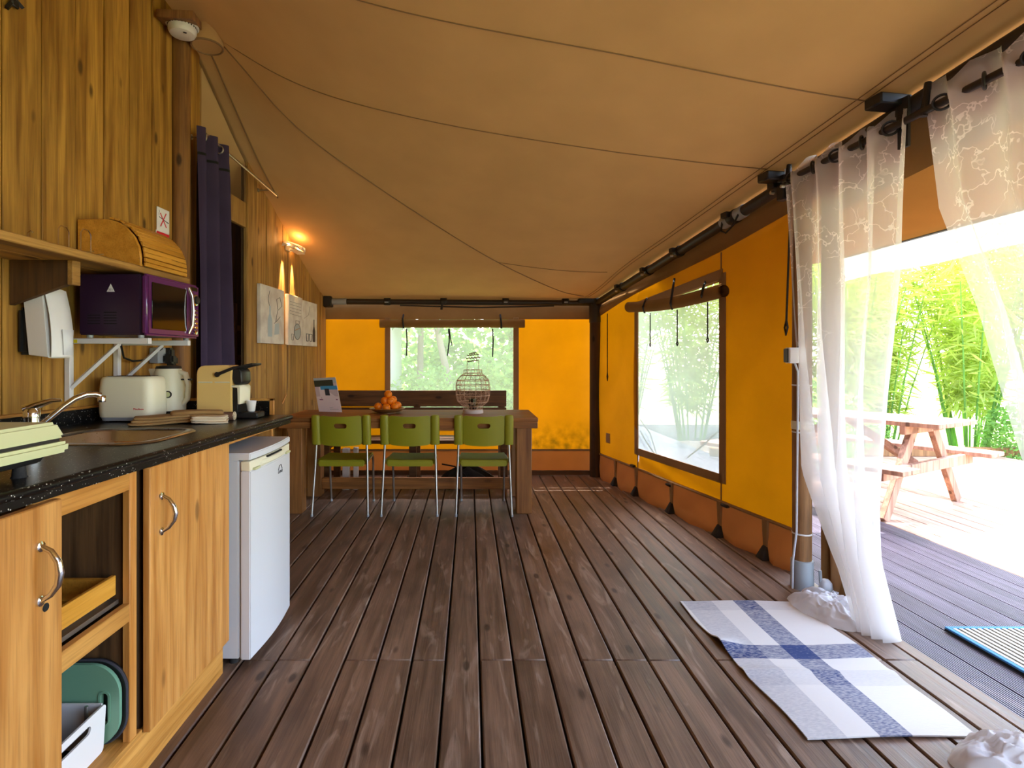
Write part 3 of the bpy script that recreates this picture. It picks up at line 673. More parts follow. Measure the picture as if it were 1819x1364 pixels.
for i, (nm, lb, mt, yy, dx, dz) in enumerate((('cutting_board', 'sage green plastic cutting board with slotted grip standing behind the bin', 'greentray', 1.582, 0, 0), ('serving_tray', 'dark plastic tray standing upright behind the green cutting board', 'black', 1.597, .012, .006))):
    b_ = T(nm, (-1.2, yy, .147), lb, 'board')
    o2 = rrect(-1.46, .1475, -1.012 + dx, .386 + dz, .085, 10); sl = rrect(-1.066, .215, -1.044, .305, .0105, 10)
    if i == 0: MB().ring(o2, sl, XZ, yy - .006, yy + .006).build('plate', M[mt], b_, 0); MB().ring(rrect(-1.072, .209, -1.038, .311, .016, 10), sl, XZ, yy - .009, yy - .006).build('grip_rim', M[mt], b_)
    else: MB().prism(o2, XZ, yy - .005, yy + .005).build('plate', M[mt], b_); MB().tube([XZ(a, c, yy - .006) for a, c in o2], .004, 6, True).build('rim', M['ink'], b_)
tb = T('storage_box', (-1.5, 1.52, .147), 'teal plastic box at the back of the lower niche', 'box')
MB().b2((-1.58, 1.46, .147), (-1.47, 1.57, .43)).build('body', M['teal'], tb, .01); MB().b2((-1.585, 1.455, .43), (-1.465, 1.572, .445)).build('lid', M['teal'], tb, .004)

# worktop with cut-out for the sink
ZW = .983
wt = T('worktop', (-1.35, 1.7, ZW - .043), 'black speckled kitchen worktop with sink cut-out along the pine wall', 'worktop')
SX0, SX1, SY0, SY1 = -1.50, -1.105, 1.83, 2.195
def wq(x0a, x0b, x1a, x1b, y0, y1):
    return [(x0a, y0, ZW - .043), (x1a, y0, ZW - .043), (x1b, y1, ZW - .043), (x0b, y1, ZW - .043), (x0a, y0, ZW), (x1a, y0, ZW), (x1b, y1, ZW), (x0b, y1, ZW)]
fx = lambda y: -1.008 + (y - 1.0) * .049
YEW = 2.80
mb = MB()
mb.hexa(wq(wx(.4), wx(SY0), fx(.4), fx(SY0), .4, SY0)); mb.hexa(wq(wx(SY1), wx(YEW), fx(SY1), fx(YEW), SY1, YEW))
mb.hexa(wq(wx(SY0), wx(SY1), SX0, SX0, SY0, SY1)); mb.hexa(wq(SX1, SX1, fx(SY0), fx(SY1), SY0, SY1))
mb.build('top', M['worktop'], wt, smooth=False)
MB().tube([(fx(.4) + .0, .4, ZW - .012), (fx(YEW), YEW, ZW - .012)], .0125, 10).build('rolled_edge', M['worktop'], wt)
MB().hexa([(wx(.4), .4, ZW), (wx(.4, .02), .4, ZW), (wx(YEW, .02), YEW, ZW), (wx(YEW), YEW, ZW), (wx(.4), .4, ZW + .062), (wx(.4, .02), .4, ZW + .062), (wx(YEW, .02), YEW, ZW + .062), (wx(YEW), YEW, ZW + .062)]).build('rear_splashback', M['worktop'], wt)
MB().hexa([(wx(.4), .4, ZW + .062), (wx(.4, .026), .4, ZW + .062), (wx(YEW, .026), YEW, ZW + .062), (wx(YEW), YEW, ZW + .062), (wx(.4), .4, ZW + .074), (wx(.4, .026), .4, ZW + .074), (wx(YEW, .026), YEW, ZW + .074), (wx(YEW), YEW, ZW + .074)]).build('ledge', M['caby'], wt, .002)
MB().b2((wx(YEW, .02), YEW - .022, ZW), (-1.02, YEW - .006, ZW + .072)).build('end_splashback', M['worktop'], wt)
MB().b2((-1.022, YEW - .022, ZW), (-1.0, YEW - .004, ZW + .084)).build('end_strip', M['cab'], wt, .002)
MB().b2((wx(YEW, .02), YEW - .022, ZW + .072), (-1.0, YEW - .004, ZW + .084)).build('ledge', M['caby'], wt, .002)
MB().b2((-1.58, 2.755, .0), (-1.0, 2.775, ZW - .043)).build('support_panel', M['cab'], wt, .002)
MB().b2((-1.02, 2.21, ZW - .065), (-.985, 2.77, ZW - .043)).build('support_rail', M['cab'], wt, .002)
sk_ = T('sink', ((SX0 + SX1) / 2, 2.0, ZW), 'rounded stainless steel sink bowl set into the black worktop', 'sink')
def rr3(x0, y0, x1, y1, r, z): return [Vector((a, b_, z)) for a, b_ in rrect(x0, y0, x1, y1, r, 6)]
lv = [rr3(SX0 - .03, SY0 - .03, SX1 + .03, SY1 + .03, .11, ZW + .001), rr3(SX0 - .024, SY0 - .024, SX1 + .024, SY1 + .024, .105, ZW + .006), rr3(SX0 - .008, SY0 - .008, SX1 + .008, SY1 + .008, .09, ZW + .006), rr3(SX0 + .004, SY0 + .004, SX1 - .004, SY1 - .004, .085, ZW - .006),
      rr3(SX0 + .015, SY0 + .015, SX1 - .015, SY1 - .015, .08, ZW - .12), rr3(SX0 + .05, SY0 + .05, SX1 - .05, SY1 - .05, .06, ZW - .145)]
n_ = len(lv[0]); fs = [(j * n_ + k, j * n_ + (k + 1) % n_, (j + 1) * n_ + (k + 1) % n_, (j + 1) * n_ + k) for j in range(5) for k in range(n_)] + [tuple(5 * n_ + k for k in range(n_))]
MB().add(sum(lv, []), fs).build('bowl', M['steel'], sk_, ang=60)
MB().lathe([(.0, .004), (.03, .004), (.032, 0)], (-1.30, 2.01, ZW - .145), 16).build('drain', M['chrome'], sk_)
fa = T('tap', (-1.50, 1.87, ZW), 'chrome mixer tap with lever and curved spout behind the sink', 'tap')
MB().lathe([(.030, 0), (.028, .01), (.023, .014), (.023, .085), (.025, .087), (.025, .108), (.018, .116), (0, .118)], (-1.505, 1.875, ZW), 20).build('body', M['chrome'], fa)
MB().tube([(-1.525, 1.87, ZW + .112), (-1.49, 1.88, ZW + .128), (-1.45, 1.895, ZW + .142), (-1.425, 1.905, ZW + .142)], [.018, .014, .008, .005], 10).build('lever', M['chrome'], fa)
MB().tube([(-1.495, 1.885, ZW + .045), (-1.47, 1.90, ZW + .075), (-1.435, 1.93, ZW + .12), (-1.41, 1.95, ZW + .145), (-1.385, 1.972, ZW + .158), (-1.365, 1.99, ZW + .158), (-1.352, 2.0, ZW + .152)], .0105, 12).build('spout', M['chrome'], fa)
MB().lathe([(.0125, 0), (.0135, .004), (.0135, .02), (.011, .024)], (-1.350, 2.002, ZW + .128), 14).build('aerator', M['chrome'], fa)
# gas hob, lid closed
hb = T('gas_hob', (-1.28, 1.1, ZW), 'pale green gas hob with closed lid at the near end of the worktop', 'hob')
def slab(x0, x1, y0, y1, z0, z1, tp, name, par=hb, mat='hob', bev=.008):
    return MB().hexa([(x0, y0, z0), (x1, y0, z0), (x1, y1, z0), (x0, y1, z0), (x0 + tp, y0 + tp, z1), (x1 - tp, y0 + tp, z1), (x1 - tp, y1 - tp, z1), (x0 + tp, y1 - tp, z1)]).build(name, M[mat], par, bev, seg=2)
slab(-1.50, -1.03, .78, 1.405, ZW + .048, ZW + .077, -.002, 'burner_box'); slab(-1.50, -1.032, .78, 1.40, ZW + .086, ZW + .127, .014, 'lid')
MB().b2((-1.49, .79, ZW + .07), (-1.045, 1.39, ZW + .09)).build('gap', M['black'], hb)
slab(-1.46, -1.07, .82, 1.36, ZW + .028, ZW + .05, -.01, 'underside', mat='black', bev=.004)
for a in (-1.44, -1.09):
    for b_ in (.86, 1.32): MB().lathe([(.018, 0), (.015, .004), (.013, .03)], (a, b_, ZW), 12).build('foot', M['rubber'], hb)

# fridge
fg = T('fridge', (-1.2, 2.49, 0), 'small white fridge with rounded door standing at the end of the worktop', 'fridge')
MB().b2((-1.46, 2.252, .03), (-.952, 2.738, .852)).build('body', M['white'], fg, .006, seg=2)
def bow(y0, y1, x0, bx, n=10): return [(x0 + bx * math.sin(math.pi * k / n), y0 + (y1 - y0) * k / n) for k in range(n + 1)]
fr_ = bow(2.248, 2.742, -.905, .016)
dpl = [(-.946, 2.248)] + fr_ + [(-.946, 2.742)]
dr = MB().prism(dpl, XY, .028, .806).build('door', M['white'], fg, .004, seg=2)
MB().prism([(-.946, 2.25), (-.946, 2.74)][::-1] + bow(2.25, 2.74, -.907, .014), XY, .806, .846).build('handle_band', M['cream'], dr, .003)
MB().prism([(-.91, 2.33), (-.91, 2.66)][::-1] + bow(2.33, 2.66, -.90, .018), XY, .812, .836).build('handle', M['cream'], dr, .004)
for ya, yb in ((2.272, 2.33), (2.66, 2.715)): MB().b2((-.912, ya, .806), (-.893, yb, .815)).build('handle_recess', M['hob'], dr)
MB().b2((-.905, 2.40, .838), (-.888, 2.58, .8445)).build('grip_slot', M['slot'], dr)
MB().b2((-.952, 2.26, .03), (-.944, 2.73, .85)).build('door_seal', M['grey'], fg)
MB().prism([(-1.465, 2.246), (-1.465, 2.744)][::-1] + bow(2.246, 2.744, -.905, .016), XY, .852, .880).build('top', M['white'], fg, .004, seg=2)
lg = [(2.530, .752), (2.548, .772), (2.572, .772), (2.588, .752)]
fxx = lambda y: -.905 + .016 * math.sin(math.pi * (y - 2.248) / .494) + .001
mb = MB().tube([(fxx(a), a, b_) for a, b_ in lg], .0016, 5); mb.tube([(fxx(2.585), 2.585, .750), (fxx(2.592), 2.592, .742), (fxx(2.585), 2.585, .734)], .0012, 5)
mb.build('house_logo', M['ink'], dr)
text('DOMO', .018, (fxx(2.556), 2.558, .741), (R(90), 0, R(90)), M['ink'], dr)
for a in (-1.42, -.99):
    for b_ in (2.29, 2.70): MB().lathe([(.018, 0), (.018, .03)], (a, b_, 0), 10).build('foot', M['rubber'], fg)

# worktop things
to = T('toaster', (-1.555, 2.52, ZW), 'cream two slot toaster beside the sink', 'toaster')
def tslab(x0, y0, x1, y1, r, z): return [Vector((a, b_, z)) for a, b_ in rrect(x0, y0, x1, y1, r, 6)]
def loft(levels, name, mat, par, caps=True, **k):
    n = len(levels[0]); fs = [(j * n + i, j * n + (i + 1) % n, (j + 1) * n + (i + 1) % n, (j + 1) * n + i) for j in range(len(levels) - 1) for i in range(n)]
    if caps: fs += [tuple(range(n))[::-1], tuple((len(levels) - 1) * n + i for i in range(n))]
    return MB().add(sum([list(l) for l in levels], []), fs).build(name, mat, par, **k)
tcx, tcy = -1.562, 2.535
def tl(s, z, dx=0): return tslab(tcx - .128 * s, tcy - .08 * s, tcx + .128 * s, tcy + .08 * s, .045 * s, z)
loft([tl(.97, ZW + .022), tl(1.0, ZW + .045), tl(.985, ZW + .15), tl(.955, ZW + .190), tl(.90, ZW + .202), tl(.8, ZW + .206)], 'body', M['cream'], to, ang=60)
loft([tl(.9, ZW + .006), tl(.95, ZW + .022)], 'base', M['grey'], to)
for yy in (-.03, .03): MB().b2((tcx - .09, tcy + yy - .014, ZW + .2), (tcx + .09, tcy + yy + .014, ZW + .2075)).build('slot', M['slot'], to)
for a in (-.1, .1):
    for b_ in (-.05, .05): MB().lathe([(.012, 0), (.012, .01)], (tcx + a, tcy + b_, ZW), 8).build('foot', M['rubber'], to)
MB().box((tcx - .13, tcy, ZW + .12), (.016, .03, .018)).build('lever', M['black'], to, .004)
text('Moulinex', .0125, (tcx + .072, tcy - .0812, ZW + .06), (R(90), 0, 0), M['red'], to)
kt = T('kettle', (-1.46, 2.68, ZW), 'cream jug kettle on its base between toaster and coffee machine', 'kettle')
kc = Vector((-1.485, 2.69, 0))
def ke(rx_, ry_, z, dx=0, n=28): return [Vector((kc.x + dx + rx_ * math.cos(2 * math.pi * k / n), kc.y + ry_ * math.sin(2 * math.pi * k / n), z)) for k in range(n)]
loft([ke(.085, .08, ZW), ke(.085, .08, ZW + .024), ke(.07, .066, ZW + .03)], 'power_base', M['black'], kt)
loft([ke(.079, .072, ZW + .034), ke(.080, .072, ZW + .07), ke(.073, .066, ZW + .16), ke(.063, .058, ZW + .225), ke(.058, .054, ZW + .238)], 'body', M['cream'], kt, ang=50)
loft([ke(.060, .056, ZW + .238), ke(.055, .05, ZW + .250), ke(.03, .03, ZW + .254)], 'lid', M['black'], kt)
MB().hexa([(kc.x - .060, kc.y - .03, ZW + .165), (kc.x - .05, kc.y - .035, ZW + .165), (kc.x - .05, kc.y + .035, ZW + .165), (kc.x - .060, kc.y + .03, ZW + .165), (kc.x - .095, kc.y - .016, ZW + .238), (kc.x - .04, kc.y - .04, ZW + .238), (kc.x - .04, kc.y + .04, ZW + .238), (kc.x - .095, kc.y + .016, ZW + .238)]).build('spout', M['cream'], kt, .006, seg=2)
MB().tube([(kc.x + .05, kc.y - .01, ZW + .225), (kc.x + .088, kc.y - .01, ZW + .212), (kc.x + .103, kc.y - .01, ZW + .16), (kc.x + .098, kc.y - .01, ZW + .09), (kc.x + .07, kc.y - .01, ZW + .06)], [.012, .014, .013, .013, .012], 10).build('handle', M['cream'], kt)
MB().box((kc.x + .095, kc.y - .01, ZW + .185), (.05, .02, .008)).build('switch', M['black'], kt, .002)
MB().lathe([(.017, 0), (.017, .006), (.012, .007)], (kc.x + .035, kc.y - .066, ZW + .115), 16, Matrix.Rotation(R(90), 3, 'X')).build('gauge_rim', M['black'], kt)
MB().lathe([(.0125, 0), (.0125, .0085), (0, .009)], (kc.x + .035, kc.y - .066, ZW + .115), 16, Matrix.Rotation(R(90), 3, 'X')).build('gauge', M['hob'], kt)
cm = T('coffee_machine', (-1.2, 2.64, ZW), 'pale yellow capsule coffee machine with black lever on the worktop', 'coffee machine')
pf = [(-1.298, ZW + .002)] + [(-1.298, ZW + .215), (-1.294, ZW + .235), (-1.282, ZW + .249), (-1.265, ZW + .254), (-1.16, ZW + .256), (-1.140, ZW + .252), (-1.128, ZW + .235), (-1.118, ZW + .19), (-1.118, ZW + .165), (-1.100, ZW + .163), (-1.096, ZW + .09), (-1.098, ZW + .075), (-1.128, ZW + .06), (-1.13, ZW + .002)]
MB().prism(pf[:8] + [(-1.132, ZW + .2), (-1.13, ZW + .002)], XZ, 2.59, 2.715).build('body', M['coffee'], cm, .004, seg=2)
MB().prism([(-1.134, ZW + .235), (-1.10, ZW + .24), (-1.088, ZW + .225), (-1.086, ZW + .175), (-1.098, ZW + .162), (-1.122, ZW + .164), (-1.134, ZW + .19)], XZ, 2.598, 2.708).build('brew_head', M['black'], cm, .004)
MB().prism([(-1.134, ZW + .16), (-1.096, ZW + .16), (-1.09, ZW + .15), (-1.093, ZW + .07), (-1.104, ZW + .07), (-1.106, ZW + .148), (-1.134, ZW + .15)], XZ, 2.592, 2.713).build('front_frame', M['cream'], cm, .002)
MB().b2((-1.134, 2.60, ZW + .02), (-1.106, 2.705, ZW + .15)).build('capsule_bin', M['black'], cm, .004)
MB().tube([(-1.196, 2.584, ZW + .212), (-1.12, 2.584, ZW + .243), (-1.035, 2.60, ZW + .26)], [.008, .007, .007], 10).lathe([(0.012, 0), (.012, .01)], (-1.196, 2.588, ZW + .212), 14, Matrix.Rotation(R(90), 3, 'X')).build('lever', M['black'], cm)
MB().hexa([(-1.11, 2.585, ZW + .238), (-1.03, 2.59, ZW + .256), (-1.03, 2.70, ZW + .256), (-1.11, 2.71, ZW + .238), (-1.11, 2.585, ZW + .25), (-1.03, 2.59, ZW + .266), (-1.03, 2.70, ZW + .266), (-1.11, 2.71, ZW + .25)]).build('lever_grip', M['black'], cm, .003)
MB().b2((-1.13, 2.605, ZW + .002), (-1.015, 2.70, ZW + .03)).build('drip_tray', M['black'], cm, .004)
for a, b_ in ((-1.288, -1.222), (-1.21, -1.14)): MB().tube([(a, 2.5895, ZW + .175), (b_, 2.5895, ZW + .175)], .003, 6).build('side_groove', M['cream'], cm)
cu = T('coffee_cup', (-1.065, 2.65, ZW + .031), 'small white cup on the drip tray of the coffee machine', 'cup')
MB().lathe([(.015, 0), (.018, .004), (.024, .052), (.022, .052), (.016, .006), (0, .006)], (-1.062, 2.65, ZW + .031), 18).build('bowl', M['whitep'], cu)
def dense_(P, st=.02):
    out = []
    for i, p in enumerate(P):
        q = P[(i + 1) % len(P)]; k = max(1, round(math.hypot(q[0] - p[0], q[1] - p[1]) / st)); out += [(p[0] + (q[0] - p[0]) * j / k, p[1] + (q[1] - p[1]) * j / k) for j in range(k)]
    return out
def towel(c, sx, sy, h, rz, mat, label, z, ph):
    t = T('dish_towel', (c[0], c[1], z), label, 'towel', 'dish towels on the worktop')
    M3 = Matrix.Rotation(rz, 3, 'Z'); layers = 3
    for k in range(layers):
        hh = h / layers; a = sx / 2 * (1 - .05 * k); b_ = sy / 2 * (1 - .06 * k); rq = Matrix.Rotation(rz + .05 * math.sin(ph + 2 * k), 3, 'Z')
        def lv_(sc, zz): return [Vector((c[0], c[1], z + zz)) + rq @ Vector((x * sc + .006 * math.sin(30 * y_ + ph + k), y_ * sc + .005 * math.sin(26 * x + ph + 2 * k), .0025 * math.sin(22 * x + 9 * y_ + ph))) for x, y_ in dense_(rrect(-a, -b_, a, b_, .012, 4))]
        z0_ = hh * k + .003; loft([lv_(.96, z0_), lv_(1, z0_ + hh * .25), lv_(1, z0_ + hh * .65), lv_(.95, z0_ + hh * .92), lv_(.6, z0_ + hh * .96)], 'fold', M[mat], t, ang=70)
towel((-1.36, 2.41), .24, .13, .034, .5, 'towel1', 'tan folded dish towel nearest the sink', ZW, 0)
towel((-1.235, 2.48), .24, .10, .05, .35, 'towel1', 'tan and cream folded dish towel in the middle of the three', ZW, 2)
towel((-1.16, 2.44), .15, .11, .03, .35, 'towel2', 'cream striped end of folded dish towel in front of the coffee machine', ZW, 4)
tw = T('rolled_cloth', (-1.16, 2.53, ZW), 'brown cloth rolled up with patterned end in front of the coffee machine', 'cloth')
MB().tube([(-1.30, 2.50, ZW + .02), (-1.1, 2.545, ZW + .02)], .02, 12).build('roll', M['towel3'], tw)
mb = MB()
for k in range(3): mb.tube([(-1.098, 2.545 + (.018 - .006 * k) * math.cos(t), ZW + .021 + (.018 - .006 * k) * math.sin(t)) for t in [i * math.pi / 8 for i in range(16)]], .002, 5, True)
mb.build('edge_stitching', M['towel2'], tw)

# ------------------------------------------------------------------ on the kitchen wall
def LB(name, par, mat, Y0, Y1, o0, o1, z0, z1, bevel=.002, seg=1):     # a box lying against the left wall
    return MB().hexa([(wx(Y0, o0), Y0, z0), (wx(Y0, o1), Y0, z0), (wx(Y1, o1), Y1, z0), (wx(Y1, o0), Y1, z0), (wx(Y0, o0), Y0, z1), (wx(Y0, o1), Y0, z1), (wx(Y1, o1), Y1, z1), (wx(Y1, o0), Y1, z1)]).build(name, M[mat], par, bevel, seg=seg)
LRW = lambda Y, o, z: Vector((wx(Y, o), Y, z))
sh = T('wall_shelf', LRW(2.1, .15, 1.65), 'rough pine wall shelf holding the bread box', 'shelf')
LB('board', sh, 'shelf', .6, 2.79, .0, .15, 1.648, 1.680, .004); LB('board', sh, 'shelf', .6, 2.79, .153, .30, 1.648, 1.680, .004)
for y_ in (1.2, 2.10):
    br_ = MB().prism([(0.002, 1.648), (.225, 1.648), (.225, 1.555), (.002, 1.475)], lambda a, b_, t: Vector((wx(t, a), t, b_)), y_ - .01, y_ + .014).build('bracket', M['dark'], sh, .002)
    LB('front_cap', br_, 'shelf', y_ - .012, y_ + .03, .225, .245, 1.553, 1.648, .002)
bb = T('bread_box', LRW(2.58, .15, 1.68), 'bamboo roll-top bread box on the wall shelf', 'bread box')
Z0 = 1.6805
prof = [(.012, Z0), (.012, Z0 + .208), (.14, Z0 + .208), (.185, Z0 + .198), (.23, Z0 + .170), (.265, Z0 + .13), (.285, Z0 + .085), (.292, Z0 + .04), (.292, Z0)]
for y_ in (2.415, 2.755): MB().prism(prof, lambda a, b_, t: Vector((wx(t, a), t, b_)), y_, y_ + .014).build('side_panel', M['bamboo'], bb, .003)
for (a0, z0_), (a1, z1_) in zip(prof[1:-1], prof[2:]):
    n = max(1, round(math.hypot(a1 - a0, z1_ - z0_) / .024))
    for k in range(n):
        t0_, t1_ = k / n, (k + 1) / n; A = Vector((a0 + (a1 - a0) * t0_, z0_ + (z1_ - z0_) * t0_)); B = Vector((a0 + (a1 - a0) * t1_, z0_ + (z1_ - z0_) * t1_))
        d = (B - A).normalized(); nn = Vector((d.y, -d.x)); A2, B2 = A + d * .001 - nn * .004, B - d * .001 - nn * .004; A3, B3 = A2 - nn * .010, B2 - nn * .010
        p = [(A2, 2.43), (A3, 2.43), (B3, 2.43), (B2, 2.43)]
        if a0 >= .13: MB().hexa([LRW(yy, q.x, q.y) for yy in (2.43, 2.754) for q in (A3, A2, B2, B3)]).build('slat', M['bamboo'], bb, .0015)
LB('top_board', bb, 'bamboo', 2.43, 2.754, .012, .14, Z0 + .194, Z0 + .206); LB('back_board', bb, 'bamboo', 2.43, 2.754, .012, .022, Z0, Z0 + .194); LB('base_board', bb, 'bamboo', 2.43, 2.754, .022, .286, Z0, Z0 + .012)
LB('knob', bb, 'bamboo', 2.55, 2.63, .288, .304, Z0 + .052, Z0 + .068, .003)
for i, (y_, o, h, lb) in enumerate(((2.115, .19, .085, 'wire plate holder loop on the shelf against the wall beside the bread box'), (2.13, .265, .075, 'wire plate holder loop at the shelf edge in front of the bread box side'), (2.0, .15, .05, 'short wire hook upright on the shelf above the soap dispenser'))):
    wr_ = T('wire_stand', LRW(y_, o, 1.681), lb, 'wire stand')
    a = LRW(y_, o, 1.682); w = .028
    MB().tube([a + Vector((0.05, -w, .0)), a + Vector((0, -w, .0)), a + Vector((0, -w, h)), a + Vector((0, -w * .5, h + .016)), a + Vector((0, w * .5, h + .016)), a + Vector((0, w, h)), a + Vector((0, w, 0)), a + Vector((.05, w, 0))] if i < 2 else [a + Vector((.03, 0, 0)), a, a + Vector((0, 0, h)), a + Vector((.012, 0, h + .008)), a + Vector((.02, 0, h))], .0022, 6).build('wire', M['chrome'], wr_)
sd_ = T('soap_dispenser', LRW(2.16, .05, 1.28), 'white wall soap dispenser below the shelf bracket', 'soap dispenser')
LB('back_plate', sd_, 'black', 2.12, 2.232, 0, .03, 1.285, 1.47, .012, 2)
def sdl(o, s, z0, z1): return [LRW(2.176 + a * s, o + .025 * (1 - b_), z0 + (z1 - z0) * b_) for a, b_ in rrect(-.058, 0, .058, 1, .02, 5)]
loft([sdl(.028, 1, 1.282, 1.545), sdl(.085, 1, 1.275, 1.55), sdl(.10, .97, 1.272, 1.55)], 'body', M['whitep'], sd_)
MB().grid(lambda u, v: LRW(2.121 + .11 * u, .100 + .025 * (1 - v) +   .034 * math.sin(math.pi * (.12 + .76 * u)) * (1 - .35 * v * v) + .01 * math.sin(math.pi * v), 1.276 + .268 * v), 14, 14).build('cover', M['whitep'], sd_, thick=.004)
MB().grid(lambda u, v: LRW(2.148 + .056 * u - .012 * (1 - v) * (u - .5),   .160 + .014 * math.sin(math.pi * u) * math.sin(math.pi * v), 1.285 + .10 * v), 8, 8).build('push_plate', M['white'], sd_, thick=.004)
# microwave on two white brackets
mw = T('microwave', LRW(2.54, .25, 1.36), 'glossy purple microwave on white brackets under the shelf', 'microwave')
MY0, MY1, MZ0, MZ1, MO0, MO1 = 2.335, 2.738, 1.372, 1.632, .08, .375
LB('body', mw, 'purpled', MY0, MY1, MO0, MO1 - .03, MZ0, MZ1, .005, 2)
fr1 = LB('front_frame', mw, 'purple', MY0 - .002, MY1 + .002, MO1 - .03, MO1, MZ0 - .002, MZ1 + .002, .010, 3)
LB('door_window', mw, 'glassd', MY0 + .025, MY1 - .115, MO1, MO1 + .004, MZ0 + .028, MZ1 - .03, .012, 3)
LB('display', mw, 'glassd', MY1 - .085, MY1 - .02, MO1, MO1 + .003, MZ1 - .03, MZ1 - .012, .002)
MB().tube([LRW(MY1 - .10, MO1 + .004, MZ0 + .02), LRW(MY1 - .094, MO1 + .018, MZ0 + .06), LRW(MY1 - .092, MO1 + .022, (MZ0 + MZ1) / 2), LRW(MY1 - .094, MO1 + .018, MZ1 - .06), LRW(MY1 - .10, MO1 + .004, MZ1 - .02)], .008, 10).build('handle', M['chrome'], mw)
RY = Matrix.Rotation(R(90), 3, 'Y')
MB().lathe([(.028, 0), (.028, .012), (.022, .014)], LRW(MY1 - .05, MO1, MZ1 - .075), 20, RY).build('dial_rim', M['chrome'], mw)
MB().lathe([(.022, .010), (.019, .022), (0, .023)], LRW(MY1 - .05, MO1, MZ1 - .075), 20, RY).build('dial', M['black'], mw)
for k in range(5):
    for j in range(2): LB('button', mw, 'chrome', MY1 - .078 + .032 * j, MY1 - .054 + .032 * j, MO1, MO1 + .006, MZ0 + .045 + .021 * k, MZ0 + .057 + .021 * k, .002)
MB().lathe([(.012, 0), (.012, .014), (0, .015)], LRW(MY1 - .05, MO1, MZ0 + .028), 14, RY).build('start_knob', M['chrome'], mw)
Yp = MY0 - .0006
tri = MB().prism([(.20, 1.556), (.234, 1.556), (.217, 1.590)], lambda a, b_, t: Vector((wx(Yp, a), t, b_)), Yp - .0006, Yp + .001).build('warning_sticker', M['paper'], mw)
mb = MB()
for a in (.211, .217, .223): mb.tube([Vector((wx(Yp, a), Yp - .001, 1.560)), Vector((wx(Yp, a + .0015), Yp - .001, 1.565)), Vector((wx(Yp, a - .001), Yp - .001, 1.570))], .0008, 4)
mb.build('warning_print', M['ink'], tri)
for gx, nb in ((.115, 4), (.185, 5)):
    for k in range(nb): MB().box((wx(Yp, gx + .03), Yp, 1.42 + .012 * k), (.055, .0016, .004)).build('vent', M['slot'], mw)
for y_ in (2.36, 2.70):
    for o in (.11, .33): MB().lathe([(.012, 0), (.013, .012)], LRW(y_, o, 1.360), 10).build('foot', M['grey'], mw)
for i, (y_, lb) in enumerate(((2.365, 'white metal wall bracket under the near end of the microwave'), (2.665, 'white metal wall bracket under the far end of the microwave'))):
    wbk_ = T('wall_bracket', LRW(y_, .0, 1.3), lb, 'bracket', 'microwave brackets')
    LB('arm', wbk_, 'whitep', y_ - .012, y_ + .012, .004, .36, 1.334, 1.358, .002); LB('upright', wbk_, 'whitep', y_ - .012, y_ + .012, .003, .027, 1.08, 1.334, .002)
    a, b_ = LRW(y_, .02, 1.14), LRW(y_, .235, 1.336); MB().tube([a, b_], .010, 4).build('brace', M['whitep'], wbk_)
    if i == 0: LB('yellow_tag', wbk_, 'tagy', y_ - .0128, y_ - .011, .02, .06, 1.338, 1.352, 0)
    LB('end_cap', wbk_, 'white', y_ - .013, y_ + .013, .36, .366, 1.333, 1.359, .002)
so = T('wall_socket', LRW(3.05, .02, 1.27), 'grey wall socket with black plugs above the kettle', 'socket')
LB('box', so, 'grey', 2.93, 3.0, .0, .05, 1.245, 1.33, .004)
for y_, o, z in ((2.985, .05, 1.265), (3.02, .02, 1.30), (3.05, .02, 1.255)): LB('plug', so, 'black', y_ - .02, y_ + .028, o, o + .055, z - .022, z + .03, .01, 2)
cb = T('power_cable', LRW(2.8, .03, 1.2), 'black cable hanging in a loop from the microwave to the wall socket', 'cable')
MB().tube([LRW(2.56, .10, 1.36), LRW(2.60, .08, 1.325), LRW(2.66, .05, 1.275), LRW(2.74, .04, 1.258), LRW(2.84, .04, 1.262), LRW(2.92, .04, 1.30), LRW(2.965, .05, 1.325)], .005, 8).build('cord', M['dcable'], cb)
ns = T('no_smoking_sign', LRW(3.04, .01, 2.03), 'small white no smoking sign with red cross above the bread box', 'sign')
LB('panel', ns, 'paper', 2.988, 3.10, .004, .008, 1.975, 2.105, .001); LB('red_strip', ns, 'red', 2.99, 3.098, .004, .009, 1.955, 1.970, 0)
LB('holder', ns, 'whitep', 2.984, 3.104, .003, .0045, 1.950, 1.976, 0)
s_ = .0085
for a, b_ in (((3.015, 2.075), (3.07, 2.005)), ((3.068, 2.083), (3.018, 2.003))): MB().tube([LRW(a[0], s_, a[1]), LRW(b_[0], s_, b_[1])], .0032, 6).build('cross_bar', M['red'], ns)
MB().tube([LRW(3.005, s_, 2.052), LRW(3.08, s_, 2.036)], .0022, 5).build('cigarette', M['ink'], ns)
MB().tube([LRW(3.078, s_, 2.037), LRW(3.09, s_, 2.034)], .003, 5).build('cigarette_tip', M['ink'], ns)
MB().tube([LRW(3.004, s_, 2.058), LRW(3.003, s_, 2.072), LRW(3.008, s_, 2.08), LRW(3.005, s_, 2.09)], .0011, 4).build('smoke', M['ink'], ns)
hk = T('iron_ornament', at(26, 4, 2.03), 'black iron cross shaped ornament hanging high on the pine wall', 'ornament')
for a, b_ in (((-6, -40), (40, 14)), ((62, -40), (12, 14))):
    p, q = lw(a[0] + 0, a[1], .014), lw(b_[0], b_[1], .014); MB().tube([p, q], .009, 4).build('bar', M['black'], hk)
MB().box(lw(26, 6, .016), (.012, .035, .03), 0).build('hub', M['black'], hk, .004)

